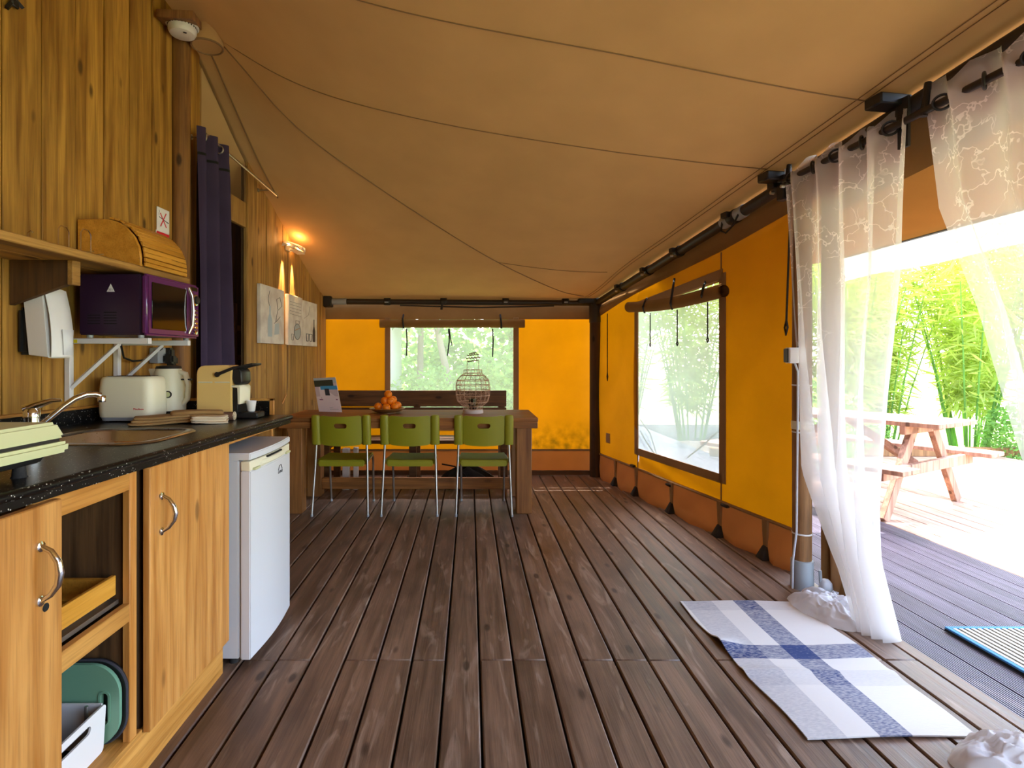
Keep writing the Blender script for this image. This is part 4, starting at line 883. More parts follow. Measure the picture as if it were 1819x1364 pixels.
# ridge post, smoke detector
rp = T('ridge_post', LRW(3.20, .02, 0), 'round dark timber ridge post between the wall boards', 'post')
MB().lathe([(.056, 0), (.056, 1.0), (.058, 1.9), (.055, 3.14)], LRW(3.198, .012, 0), 18).build('shaft', M['postm'], rp)
sb = at(322, 46, 3.08)
bl = T('mounting_block', sb, 'wooden block at the top of the ridge post carrying the smoke detector', 'block')
MB().hexa([at(277, 30, 2.94), at(343, 33, 2.94), at(366, 64, 3.2), at(304, 60, 3.2)] + [p + Vector((0, 0, .045)) for p in (at(277, 30, 2.94), at(343, 33, 2.94), at(366, 64, 3.2), at(304, 60, 3.2))]).build('board', M['post'], bl, .003)
sc_ = at(324, 42, 3.05); sdz = sc_.z
sm = T('smoke_detector', sc_, 'round white smoke detector under the wooden block', 'smoke detector')
MB().lathe([(.078, .0), (.084, -.004), (.085, -.016), (.078, -.020)], (sc_.x, sc_.y, sdz), 32).build('base_ring', M['whitep'], sm)
MB().lathe([(.074, -.018), (.073, -.045), (.064, -.062), (.045, -.068), (0, -.069)], (sc_.x, sc_.y, sdz), 32).build('housing', M['whitep'], sm)
for k in range(28):
    t = k * 2 * math.pi / 28; MB().box((sc_.x + .0735 * math.cos(t), sc_.y + .0735 * math.sin(t), sdz - .024), (.004, .007, .007), t).build('vent', M['ink'], sm)
MB().box((sc_.x + .03, sc_.y - .03, sdz - .068), (.016, .010, .004), .6).build('test_slot', M['ink'], sm)

# purple curtain on a steel rod
cr = T('curtain_rod', LRW(3.8, .1, 2.6), 'thin steel curtain rod over the bedroom doorway', 'rod')
r0, r1 = lw(365, 238, .10), lw(495, 350, .10)
MB().tube([r0, r1], .009, 10).build('rod', M['steel'], cr)
for k in (.10, .86):
    q = r0.lerp(r1, k) if k > .5 else lw(368, 243, .10); MB().tube([q, q + Vector((-.10, 0, 0))], .006, 8).lathe([(.016, 0), (.016, .006)], q + Vector((-.099, 0, 0)), 12, RY).build('bracket', M['steel'], cr)
pc = T('doorway_curtain', LRW(3.5, .1, 0), 'dark purple curtain gathered at the side of the bedroom doorway', 'curtain')
def pcf(u, v):
    z = .03 + 2.61 * v
    w = .32 + .13 * (1 - v); y0 = 3.205; yy = y0 + w * u
    o = .10 + (.045 + .015 * (1 - v)) * math.sin(u * 2 * math.pi * 2.3 + .6 * math.sin(3 * v)) * (1 if v < .93 else .9)
    return LRW(yy, o, z)
MB().grid(pcf, 60, 24).build('cloth', M['velvet'], pc, thick=.003)
MB().grid(lambda u, v: pcf(u, .935 + .006 * v) + Vector((.004, -.002, 0)), 60, 1).build('hem_line', M['slot'], pc)
for k in (.18, .5, .82):
    q = LRW(3.22 + .31 * k, .10, 2.6); MB().tube([q + Vector((.0 + .024 * math.cos(t), .004, .024 * math.sin(t))) for t in [i * math.pi / 8 for i in range(16)]], .005, 6, True).build('eyelet', M['steel'], pc)
la = T('bunk_ladder', (-2.0, 4.4, 0), 'orange timber bunk ladder post with holes inside the dark bedroom', 'ladder')
MB().b2((-1.98, 4.42, 0), (-1.90, 4.46, 1.72)).build('post', M['post'], la, .003); MB().b2((-1.87, 4.5, 0), (-1.83, 4.54, 1.70)).build('post', M['post'], la, .003)
for k in range(7): MB().lathe([(.012, 0), (.012, .003)], (-1.94, 4.418, .9 + .12 * k), 10, Matrix.Rotation(R(90), 3, 'X')).build('hole', M['slot'], la)
for k in range(6): MB().b2((-1.97, 4.46, .3 + .24 * k), (-1.85, 4.50, .34 + .24 * k)).build('rung', M['post'], la)

# wall lamp, canvases, cable
lp = T('wall_lamp', lw(528, 440, .1), 'white plaster shell wall lamp glowing over the pictures', 'lamp')
c0 = lw(530, 442, .10)
def lpf(u, v):
    t = math.pi * (u); yy = c0.y - .17 + .34 * u; o = .02 + (.13 * math.sin(t) ** .7) * v; z = c0.z - .01 + .065 * (1 - v) ** .8 * math.sin(t) ** .5 + .012 * math.sin(u * 34) * v
    return LRW(yy, o, z)
MB().grid(lpf, 40, 10).build('shade', M['shell'], lp, thick=.008)
LB('rim', lp, 'shell', c0.y - .09, c0.y + .11, .05, .12, c0.z - .03, c0.z - .016, .003)
LB('back_plate', lp, 'shell', c0.y - .05, c0.y + .05, .001, .02, c0.z - .02, c0.z + .05, .003)
for dy in (-.13, .10):
    MB().lathe([(0, -.012), (.009, -.009), (.012, 0), (.009, .009), (0, .012)], LRW(c0.y + dy, .06, c0.z + .012), 12).build('bulb', M['bulb'], lp)
for dy, e, tx in ((-.11, 70, -.02), (.11, 60, .05)):
    l_ = bpy.data.lights.new('lamp_light', 'SPOT'); l_.energy = e; l_.color = (1, .58, .24); l_.spot_size = R(24); l_.spot_blend = .6; l_.shadow_soft_size = .012
    lo = link('lamp_light', l_, lp, LRW(c0.y + dy, .04, c0.z - .03)); lo.rotation_euler = Vector((-.15, tx, -1)).to_track_quat('-Z', 'Y').to_euler()
l_ = bpy.data.lights.new('lamp_uplight', 'POINT'); l_.energy = 1.1; l_.color = (1, .5, .16); l_.shadow_soft_size = .04
link('lamp_uplight', l_, lp, LRW(c0.y, .10, c0.z + .09))
pics = (('cream canvas print with pale blue bottle sketch, nearest the doorway', 4.235, 4.70, .0), ('cream canvas print with round jar sketch, between the two others', 4.80, 5.14, .0), ('cream canvas print with dark bottle and two glasses, nearest the back wall', 5.145, 5.56, 0.0))
for i, (lb, y0, y1, _) in enumerate(pics):
    p = T('canvas_print', LRW((y0 + y1) / 2, .01, 1.65), lb, 'picture', 'three canvas prints on the pine wall')
    z0_, z1_ = 1.392, 1.855 - .015 * i
    LB('canvas', p, 'paper', y0, y1, .003, .034, z0_, z1_, .003)
    p.children[0].data.materials[0] = sketch('canvas_sketch_%d' % i, i * 3.1)
    s_ = .0345; P_ = lambda a, b_: LRW(y0 + (y1 - y0) * a, s_, z0_ + (z1_ - z0_) * b_)
    def line(pts, r=.0022, mat='ink', name='sketch_line', cl_=False): MB().tube([P_(a, b_) for a, b_ in pts], r, 4, cl_).build(name, M[mat], p)
    def flat(pts, mat, name): 
        vs = [P_(a, b_) + Vector((.0006, 0, 0)) for a, b_ in pts]; MB().add(vs, [tuple(range(len(vs)))]).build(name, mat, p)
    if i == 0:
        flat([(.28, .12), (.46, .12), (.46, .42), (.40, .52), (.40, .66), (.34, .66), (.34, .52), (.28, .42)], plain('pale_blue_ink', 'b4c2cc', .8), 'bottle_sketch')
        flat([(.55, .16), (.78, .18), (.76, .38), (.58, .36)], plain('grey_blue_ink', 'b9c3ca', .8), 'glass_sketch')
        line([(.34, .66), (.30, .78), (.36, .92)]); line([(.62, .4), (.7, .6), (.9, .7), (.8, .85), (.66, .8), (.7, .62)]); line([(.55, .36), (.68, .42), (.82, .5)])
    elif i == 1:
        ci = [(.62 + .24 * math.cos(t), .28 + .16 * math.sin(t)) for t in [k * math.pi / 10 for k in range(20)]]
        flat(ci, plain('blue_grey_ink', 'a9b2b8', .8), 'jar_sketch'); line(ci, .003, cl_=True); line([(.5, .43), (.5, .5), (.76, .5), (.74, .43)]); line([(.44, .3), (.8, .36)], .004, 'rope')
        line([(.22, .1), (.2, .22), (.36, .22), (.34, .1), (.22, .1)])
        for k in range(5): line([(.1, .62 + .06 * k), (.9, .60 + .065 * k)], .0012)
    else:
        flat([(.68, .1), (.86, .1), (.86, .36), (.80, .46), (.80, .62), (.745, .62), (.745, .46), (.68, .36)], M['ink'], 'bottle_sketch')
        for a in (.26, .48): line([(a, .11), (a - .03, .27), (a + .15, .27), (a + .12, .11), (a, .11)], .004)
        line([(.1, .6), (.4, .7), (.5, .9)], .0012)
lc = T('lamp_cable', LRW(4.9, .01, 1.2), 'thin grey lamp cable running down the pine wall to the table', 'cable')
MB().tube([LRW(4.86, .006, 2.22), LRW(4.86, .006, 1.3), LRW(4.85, .006, 1.02), LRW(4.83, .006, .95), LRW(4.70, .02, .88)], .004, 6).build('cord', M['rope'], lc)
dp = T('grey_pipe', LRW(5.6, .06, 0), 'pale grey vertical pipe on the pine wall under the table end', 'pipe')
MB().tube([(-1.57, 5.1, .0), (-1.57, 5.1, .72)], .022, 12).build('tube', M['grey'], dp)

# ------------------------------------------------------------------ table, bench and what stands on them
ZT = .786
tbl = T('dining_table', (-.5, 4.81, 0), 'long heavy wooden dining table in front of the back window', 'table')
TX0, TX1, TY0, TY1 = -1.56, .556, 4.45, 5.176
for k in range(5):
    w = (TY1 - TY0) / 5; plank(tbl, (TX1 - TX0, w - .004, .03), ((TX0 + TX1) / 2, TY0 + w * (k + .5), ZT - .015), M['table'])
MB().b2((TX0 + .0, TY0 + .004, ZT - .085), (TX1 - .004, TY0 + .03, ZT - .0305)).build('apron', M['table'], tbl, .003)
MB().b2((TX0 + .0, TY1 - .03, ZT - .085), (TX1 - .004, TY1 - .004, ZT - .0305)).build('apron', M['table'], tbl, .003)
MB().b2((TX1 - .03, TY0 + .03, ZT - .085), (TX1 - .004, TY1 - .03, ZT - .0305)).build('apron', M['table'], tbl, .003)
for x in (-1.50, .38):
    for y_ in (4.465, 5.02): MB().b2((x, y_, 0), (x + .125, y_ + .125, ZT - .031)).build('leg', M['tableleg'], tbl, .005)
MB().b2((-1.375, 5.06, .06), (.38, 5.10, .165)).build('stretcher', M['table'], tbl, .004)
bh = T('bench', (-.5, 5.6, 0), 'dark wooden bench with plank backrest behind the table', 'bench')
for k, (a, b_) in enumerate(((.76, .935), (.58, .755))): plank(bh, (1.92, .03, b_ - a - .004), (-.575, 5.80, (a + b_) / 2), M['bench'])
for k in range(3): plank(bh, (1.92, .125, .035), (-.575, 5.42 + .13 * k, .45), M['bench'])
for x in (-1.45, -.6, .30):
    MB().b2((x, 5.80, 0), (x + .07, 5.835, .92)).build('post', M['bench'], bh, .003); MB().b2((x, 5.36, 0), (x + .07, 5.43, .432)).build('leg', M['bench'], bh, .003)
    MB().b2((x, 5.43, .38), (x + .07, 5.80, .432)).build('cross_rail', M['bench'], bh, .003)
lb_ = T('log_offcut', (-1.15, 5.55, 0), 'pale timber offcuts standing under the table near the wall', 'wood')
MB().b2((-1.235, 5.28, 0), (-1.17, 5.34, .40)).build('offcut', M['wash'], lb_, .003); MB().b2((-1.13, 5.28, 0), (-1.085, 5.33, .41)).build('offcut', M['wash'], lb_, .003)
bg_ = T('cloth_bag', (.02, 5.25, 0), 'dark crumpled bag on the floor under the table', 'bag')
rb = random.Random(2)
def bagf(u, v):
    t = 2 * math.pi * u; p = math.pi * v / 2; r = math.cos(p) * (1 + .12 * math.sin(5 * t) * math.cos(p) + .08 * math.sin(9 * t + 4 * v))
    return Vector((-.02 + .26 * r * math.cos(t), 5.50 + .12 * r * math.sin(t), .001 + .17 * math.sin(p) * (1 + .15 * math.sin(3 * t))))
MB().grid(bagf, 40, 12).build('body', M['bag'], bg_)
MB().tube([(-.45, 5.35, .01), (-.2, 5.28, .012), (.0, 5.36, .03), (-.05, 5.40, .12), (-.15, 5.42, .20), (-.28, 5.44, .22)], .008, 6).build('strap', M['strap'], bg_)

# chairs
def make_chair(label):
    t = thing('dining_chair', (0, 0, 0), label, 'chair', 'green chairs along the table')
    n = 14
    def bk_(u, v, o=0):
        x = -.165 + .33 * u; return Vector((x, .02 + .035 * (1 - (2 * u - 1) ** 2) * -1 + .055 * (1 - v) * .6 + o, .555 + .252 * v - .012 * (2 * u - 1) ** 2 * (1 - v) + .008 * (2 * u - 1) ** 2 * v))
    o2 = rrect(-.168, .56, .168, .802, .02, 6); sl = rrect(-.052, .706, .052, .746, .0195, 6)
    cv = lambda a, b_, tt: Vector((a, -.028 * (1 - (a / .17) ** 2) + .03 * (.8 - b_) / .25 + tt, b_ + .010 * (abs(a) / .17) ** 2))
    def dens(poly):
        out = []
        for i, p in enumerate(poly):
            q = poly[(i + 1) % len(poly)]; k = max(1, round(math.hypot(q[0] - p[0], q[1] - p[1]) / .03))
            out += [(p[0] + (q[0] - p[0]) * j / k, p[1] + (q[1] - p[1]) * j / k) for j in range(k)]
        return out
    def rad(poly, cx, cz, m_=64):                       # resample by angle so both rings pair up
        P = dens(poly); res = []
        for k in range(m_):
            an = 2 * math.pi * k / m_; d = (math.cos(an), math.sin(an)); best = None
            for i, p in enumerate(P):
                q = P[(i + 1) % len(P)]; ax, az = p[0] - cx, p[1] - cz; ex, ez = q[0] - p[0], q[1] - p[1]; den = d[0] * ez - d[1] * ex
                if abs(den) < 1e-12: continue
                s = (ax * ez - az * ex) / den; w = (ax * d[1] - az * d[0]) / den
                if s > 0 and -1e-9 <= w <= 1 + 1e-9 and (best is None or s > best): best = s
            res.append((cx + d[0] * best, cz + d[1] * best))
        return res
    mb = MB(); O, I = rad(o2, 0, .726), rad(sl, 0, .726); K = 7
    rings = [[(a[0] + (b_[0] - a[0]) * k / K, a[1] + (b_[1] - a[1]) * k / K) for a, b_ in zip(O, I)] for k in range(K + 1)]
    nn = len(O); vs = []; fs = []
    for tt in (-.006, .006):
        for rg in rings: vs += [cv(a, b_, tt) for a, b_ in rg]
    half = nn * (K + 1)
    for k in range(K):
        for i in range(nn):
            j = (i + 1) % nn; q = (k * nn + i, k * nn + j, (k + 1) * nn + j, (k + 1) * nn + i); fs += [q, tuple(x + half for x in q[::-1])]
    for k in (0, K):
        for i in range(nn): j = (i + 1) % nn; fs.append((k * nn + i, k * nn + j, k * nn + j + half, k * nn + i + half))
    back = mb.add(vs, fs).build('backrest', M['green'], t, center=(0, 0, .7))
    for s in (-1, 1):
        # sleeve over each upright
        lev = []
        for z, yy, sc2 in ((.570, .032, 1), (.60, .028, 1), (.78, .006, 1), (.808, .003, .9), (.815, .003, .6)):
            lev.append([Vector((s * (.205) + .037 * sc2 * math.cos(a), yy + .024 * sc2 * math.sin(a), z)) for a in [k * math.pi / 8 for k in range(16)]])
        loft(lev, 'back_sleeve', M['green'], t)
        MB().tube([(s * .225, -.035, .011), (s * .212, .02, .40), (s * .205, .032, .58)], .0095, 10).build('leg', M['alu'], t)
        MB().tube([(s * .188, .445, .011), (s * .192, .40, .36), (s * .192, .375, .418), (s * .195, .33, .428), (s * .211, .03, .43)], .0095, 10).build('leg', M['alu'], t)
        for x, y_ in ((s * .225, -.035), (s * .188, .445)): MB().lathe([(.0115, 0), (.0115, .02)], (x, y_, 0), 10).build('foot_cap', M['grey'], t)
    def sf(u, v):
        x = -.20 + .40 * u; y_ = .03 + .40 * v; return Vector((x * (1 - .06 * v), y_, .445 - .016 * math.sin(math.pi * u) * math.sin(math.pi * v) - .028 * max(0, (.12 - v) / .12) ** 2 - .03 * max(0, (v - .9) / .1) ** 2))
    MB().grid(sf, 16, 18).build('seat', M['green'], t, thick=.014)
    MB().b2((-.188, .016, .392), (.188, .034, .444)).build('seat_lip', M['green'], t, .008, seg=2)
    MB().tube([(-.192, .36, .421), (.192, .36, .421)], .008, 8).build('cross_bar', M['alu'], t)
    return t
ch = make_chair('green chair with slotted back, next to the fridge')
chairs = [ch]
for lb in ('middle green chair, between the other two at the table', 'green chair in front of the wicker lantern, next to the right table leg'):
    c = copy_tree(ch); c['label'] = lb; chairs.append(c)
for c, px in zip(chairs, (604, 727, 859.5)):
    c.location = ((px - CX) / F * 4.40, 4.425, 0)

# things on the table
cdp = at(585, 731, 4.95)
cd = T('info_card', (cdp.x, 4.95, ZT), 'pale printed card in a slanted stand with pool photo, on the table', 'card')
cd0 = [at(567, 731, 4.98), at(607, 728, 4.90)]; cd1 = [at(557, 672, 5.02), at(596, 670, 4.97)]
A_, B_, C_, D_ = Vector((cd0[0].x, 4.98, ZT + .001)), Vector((cd0[1].x, 4.92, ZT + .001)), cd1[1], cd1[0]
def cq(u, v, o=0):
    n_v = (B_ - A_).cross(D_ - A_).normalized(); n_v = n_v if n_v.y < 0 else -n_v
    return A_.lerp(B_, u).lerp(D_.lerp(C_, u), v) + n_v * o
def cslab(u0, v0, u1, v1, o0, o1, name, mat): return MB().hexa([cq(u0, v0, o0), cq(u1, v0, o0), cq(u1, v0, o1), cq(u0, v0, o1), cq(u0, v1, o0), cq(u1, v1, o0), cq(u1, v1, o1), cq(u0, v1, o1)]).build(name, mat, cd)
cslab(0, 0, 1, 1, 0, .004, 'card', plain('pink_card', 'e2d3d8', .5))
for lay, (v0, v1, u0, u1, col, nm) in enumerate(((.45, 1, 0, 1, 'c9b6bd', 'photo_ground'), (.84, 1, 0, 1, 'a8b4bc', 'photo_sky'), (.74, .93, 0, .85, '34382c', 'photo_trees'), (.65, .76, .25, 1, '3f93c8', 'photo_pool'))):
    cslab(u0, v0, u1, v1, .0041 + .0004 * lay, .0045 + .0004 * lay, nm, plain(nm, col, .5))
cslab(.42, .48, .62, .68, .0057, .0062, 'photo_figure', M['ink'])
for v, u0, u1 in ((.395, .22, .80), (.345, .12, .92)): cslab(u0, v, u1, v + .028, .0042, .0046, 'heading_print', plain('plum_print', '7a3d66', .6))
for v in (.24, .20, .16, .12, .08): cslab(.50, v, .88, v + .012, .0042, .0045, 'fine_print', M['grey'])
MB().hexa([cq(.2, 0, -.001), cq(.8, 0, -.001), cq(.8, 0, -.001) + Vector((0, .09, 0)), cq(.2, 0, -.001) + Vector((0, .09, 0))] + [p + Vector((0, 0, .004)) for p in (cq(.2, 0, -.001), cq(.8, 0, -.001), cq(.8, 0, -.001) + Vector((0, .09, 0)), cq(.2, 0, -.001) + Vector((0, .09, 0)))]).build('stand_foot', M['whitep'], cd)
pc_ = at(688, 727, 4.86)
pl = T('fruit_plate', (pc_.x, 4.86, ZT), 'brown glazed plate holding the pile of oranges', 'plate')
MB().lathe([(.075, 0), (.075, .008), (.11, .014), (.157, .040), (.160, .044), (.155, .046), (.105, .021), (0, .017)], (pc_.x, 4.86, ZT), 32).build('dish', M['plate'], pl)
ro = .036; ox, oy, oz = pc_.x + .0, 4.86, ZT + .017 + ro
spots = [(-.078, -.02, .006, 'at the left of the bottom layer'), (.0, -.055, 0, 'at the front centre of the bottom layer'), (.070, -.03, .006, 'at the right of the bottom layer'), (.085, .045, .012, 'half hidden at the far right of the bottom layer'),
         (-.024, .0, .056, 'at the left of the middle layer'), (.032, -.018, .054, 'at the front of the middle layer'), (.045, .04, .062, 'at the back of the middle layer'), (.006, .012, .112, 'on the very top')]
for i, (dx, dy, dz, w) in enumerate(spots):
    if i == 0:
        o0 = T('orange', (0, 0, 0), 'orange ' + w + ' of the fruit pile', 'orange', 'oranges piled on the plate')
        MB().lathe([(0, -ro * .96)] + [(ro * math.sin(math.pi * k / 14), -ro * .96 * math.cos(math.pi * k / 14)) for k in range(1, 14)] + [(0, ro * .93)], (0, 0, 0), 22).build('fruit', M['orange'], o0, center=(0, 0, 0))
        MB().lathe([(.004, 0), (.003, .0025), (0, .003)], (0, 0, ro * .93), 6).build('stem_end', M['hull'], o0); c = o0
    else: c = copy_tree(o0); c['label'] = 'orange ' + w + ' of the fruit pile'
    c.location = (ox + dx, oy + dy, oz + dz); c.rotation_euler = (.5 * math.sin(i * 2.1) + .5, .4 * math.cos(i * 1.7), i)
# wicker lantern
lc_ = at(840, 733, 4.86); LX, LY = lc_.x, 4.86
ln = T('wicker_lantern', (LX, LY, ZT), 'tall pale wicker lantern with round belly and looped handle on the table', 'lantern')
MB().lathe([(.090, 0), (.093, .006), (.090, .03), (.080, .034), (.076, .03), (.076, .002)], (LX, LY, ZT), 32).build('base_ring', M['wash'], ln)
lp_ = [(.085, .03), (.085, .062), (.108, .078), (.138, .108), (.150, .16), (.152, .22), (.150, .265), (.138, .30), (.112, .33), (.082, .352), (.080, .385)]
def lr(z):
    for (r0_, z0_), (r1_, z1_) in zip(lp_, lp_[1:]):
        if z <= z1_: return r0_ + (r1_ - r0_) * (z - z0_) / (z1_ - z0_)
    return lp_[-1][0]
for z in (.062, .10, .16, .205, .25, .29, .335, .355, .385):
    r = lr(z); MB().tube([(LX + r * math.cos(t), LY + r * math.sin(t), ZT + z) for t in [k * 2 * math.pi / 36 for k in range(36)]], .003 if z < .35 else .0025, 5, True).build('hoop', M['wicker'], ln)
for k in range(18):
    t = k * 2 * math.pi / 18; MB().tube([(LX + r * math.cos(t), LY + r * math.sin(t), ZT + z) for r, z in lp_], .0014, 4).build('rib', M['wicker'], ln)
mb = MB(); rw_ = random.Random(11)
for k in range(150):
    z = rw_.uniform(.04, .34); t = rw_.uniform(0, 6.28); pts = []
    for j in range(7):
        r = lr(max(.03, min(.385, z))) + .001; pts.append((LX + r * math.cos(t), LY + r * math.sin(t), ZT + z)); t += rw_.uniform(.05, .16); z = max(.035, min(.35, z + rw_.uniform(-.03, .03)))
    mb.tube(pts, .0008, 3, caps=False)
o = mb.build('woven_strands', M['wicker'], ln); o['kind'] = 'stuff'
for s in (-1, 1): MB().tube([(LX + s * .052, LY, ZT + .35), (LX + s * .05, LY, ZT + .47)], .003, 6).build('handle_rod', M['wicker'], ln)
for z, w in ((.462, .045), (.488, .062), (.515, .05), (.53, .03)):
    pts = [(LX - w + 2 * w * k / 14, LY + .008 * math.sin(k * 2.1), ZT + z + .012 * (k / 14 - .3) + .005 * math.cos(k * 2.1)) for k in range(15)]
    MB().tube(pts, .005, 6).build('twisted_grip', M['wickerd'], ln)
MB().lathe([(.034, 0), (.036, .09), (.034, .09), (.032, .004), (0, .004)], (LX, LY, ZT + .035), 18).build('candle_glass', M['glassd'], ln)
MB().lathe([(.078, .028), (.078, .035), (0, .035)], (LX, LY, ZT), 20).build('floor_disc', M['wicker'], ln)
from mathutils import noise as mnoise
# ------------------------------------------------------------------ eave poles, posts
ep = T('eave_pole', pole(4.2), 'dark sloping eave pole along the top of the right canvas wall', 'pole')
MB().tube([pole(5.92), pole(1.2)], .036, 14).build('tube', M['metalpole'], ep)
def pole_at_px(px): 
    k = (px - CX) / F; Y = 2.3338 / (k + .1645); return pole(Y)
for px in (1105, 1152, 1206, 1388, 1407):
    p = pole_at_px(px); d = Vector((.1645, -1, .148)).normalized()
    MB().tube([p - d * .03, p + d * .03], .044, 12).box(p + Vector((-.045, 0, .01)), (.05, .05, .035), .2).build('clip', M['black'], ep, .003)
    MB().lathe([(.011, 0), (.011, .02), (0, .022)], p + Vector((-.05, -.01, -.035)), 8, Matrix.Rotation(R(-90), 3, 'Y')).build('clip_screw', M['steel'], ep)
p = pole_at_px(1304); d = Vector((.1645, -1, .148)).normalized()
MB().tube([p - d * .11, p + d * .11], .042, 14).build('grey_sleeve', M['grey'], ep)
MB().tube([p - d * .035, p + d * .035], .047, 12).box(p + Vector((-.05, 0, .012)), (.05, .06, .035), .2).build('clip', M['black'], ep, .003)
MB().tube([p - d * .07 + Vector((-.035, 0, 0)), p - d * .06 + Vector((-.05, 0, -.07)), p + Vector((-.055, 0, -.105)), p + d * .07 + Vector((-.05, 0, -.08)), p + d * .10 + Vector((-.03, 0, -.01))], .006, 6).build('cable_loop', M['dcable'], ep)
for px in (1398, 1605):
    p = pole_at_px(px); MB().box(p + Vector((-.07, 0, .035)), (.16, .09, .05), .16).box(p + Vector((-.02, .0, -.03)), (.05, .06, .13), .16).build('corner_bracket', M['black'], ep, .006)
p = pole_at_px(1622)
MB().box(p + Vector((-.04, .0, -.08)), (.012, .05, .22), .16).build('hanging_strap', M['strap'], ep)
bp_ = T('eave_pole', (0, YB - .1, 1.88), 'dark straight eave pole along the top of the back canvas wall', 'pole')
zb = 1.885
MB().tube([(-1.50, YB - .11, zb), (1.30, YB - .11, zb - .015)], .030, 14).build('tube', M['metalpole'], bp_)
MB().tube([(-1.52, YB - .11, zb), (-1.33, YB - .11, zb)], .034, 14).build('grey_sleeve', M['grey'], bp_)
MB().box((-1.53, YB - .11, zb), (.09, .1, .12)).build('end_bracket', M['black'], bp_, .01)
for px in (688, 788, 898, 1004):
    x = bk(px, 0, .11).x; MB().tube([(x - .035, YB - .11, zb), (x + .035, YB - .11, zb)], .040, 12).box((x, YB - .15, zb - .012), (.05, .03, .035)).build('clip', M['black'], bp_, .003)
    if px != 788: MB().box((x, YB - .167, zb - .012), (.04, .006, .012)).build('clip_plate', M['grey'], bp_)
MB().tube([(bk(786, 0, .15).x, YB - .15, zb - .02), (bk(784, 0, .15).x, YB - .15, zb - .09)], .014, 6).build('hanging_strap', M['strap'], bp_)
MB().tube([(-.75, YB - .15, zb - .045), (.1, YB - .155, zb - .068), (.9, YB - .15, zb - .05)], .008, 6).build('slack_rope', M['strap'], bp_)
MB().b2((1.16, YB - .16, zb - .03), (1.34, YB - .05, zb + .03)).build('end_bracket', M['black'], bp_, .01)
cp = T('corner_post', (1.36, 5.90, 0), 'dark round corner post where the two yellow canvas walls meet', 'post')
MB().lathe([(.062, 0), (.062, 1.78)], (1.355, 5.90, 0), 18).build('shaft', M['postd'], cp)
MB().lathe([(.068, 1.66), (.068, 1.93), (.05, 1.94)], (1.355, 5.90, 0), 18).build('top_sleeve', M['metalpole'], cp)
fp = fl(1426, 1046)
dpz = T('door_post', (1.84, 3.0, 0), 'round timber door post with a grey base sleeve beside the doorway', 'post')
PX, PY = 1.842, 3.03
MB().lathe([(.047, .14), (.049, 1.0), (.047, 2.24)], (PX, PY, 0), 22).build('shaft', M['post'], dpz)
MB().lathe([(.058, 0), (.055, .155), (.048, .158)], (PX, PY, 0), 24).build('base_sleeve', M['grey'], dpz)
MB().lathe([(.053, .0), (.053, .045)], (PX, PY, .88), 20).build('strap_band', M['cream'], dpz)
for z in (.30, .86, 1.12): MB().lathe([(.0505, 0), (.0505, .008)], (PX, PY, z), 18).build('cable_tie', M['whitep'], dpz)
sw = T('switch_box', (PX - .06, PY - .05, 1.28), 'small white and dark switch box strapped to the door post', 'switch box')
MB().b2((PX - .115, PY - .075, 1.245), (PX - .02, PY - .025, 1.33)).build('body', M['whitep'], sw, .006, seg=2)
MB().b2((PX - .121, PY - .071, 1.25), (PX - .113, PY - .029, 1.325)).build('dark_side', M['black'], sw, .003)
MB().tube([(PX - .05, PY - .05, 1.33), (PX - .01, PY - .05, 1.39), (PX + .02, PY - .05, 1.42)], .006, 6).build('hanging_cord', M['strap'], sw)
pcb = T('post_cable', (PX - .05, PY, .7), 'white cable running down the side of the door post', 'cable')
MB().tube([(PX - .07, PY - .05, 1.245), (PX - .05, PY - .045, 1.20), (PX - .048, PY - .04, 1.0), (PX - .052, PY - .04, .6), (PX - .055, PY - .04, .32), (PX - .075, PY - .04, .16), (PX - .075, PY - .035, .01)], .0055, 6).build('cord', M['wire'], pcb)
# rolled-back canvas door flap beside the post
df = T('door_flap', (2.0, 3.0, 0), 'brown canvas door flap gathered beside the door post', 'canvas flap')
def dff(u, v):
    z = .02 + 2.2 * v; w = .05 + .02 * math.sin(3 * v); return Vector((1.965 + .02 * (1 - v) + .025 * math.sin(u * 9 + v), 3.03 + (.03 - .16 * u) * (1 + .5 * (1 - v) ** 6), z))
MB().grid(dff, 14, 20).build('cloth', M['trim'], df, thick=.004)
MB().tube([Vector((1.985, 3.05, z)) for z in (0.02, .8, 1.6, 2.2)], .022, 10).build('rolled_edge', M['brown'], df)
MB().hexa([(1.965, 2.66, .001), (2.02, 2.66, .001), (2.04, 2.92, .001), (1.965, 2.92, .001), (1.975, 2.66, .012), (2.01, 2.66, .012), (2.03, 2.90, .10), (1.975, 2.90, .10)]).build('trailing_edge', M['brown'], df, .004)
pg = T('anchor_bolt', (1.93, 2.96, 0), 'pale crumpled plastic tie and bolt at the foot of the door post', 'anchor')
MB().lathe([(.022, 0), (.034, .03), (.030, .06), (.016, .075), (0, .078)], (1.925, 2.955, 0), 9).build('tie', M['wire'], pg)
MB().tube([(1.905, 2.96, .0), (1.90, 2.965, .12)], .008, 6).build('bolt', M['grey'], pg)

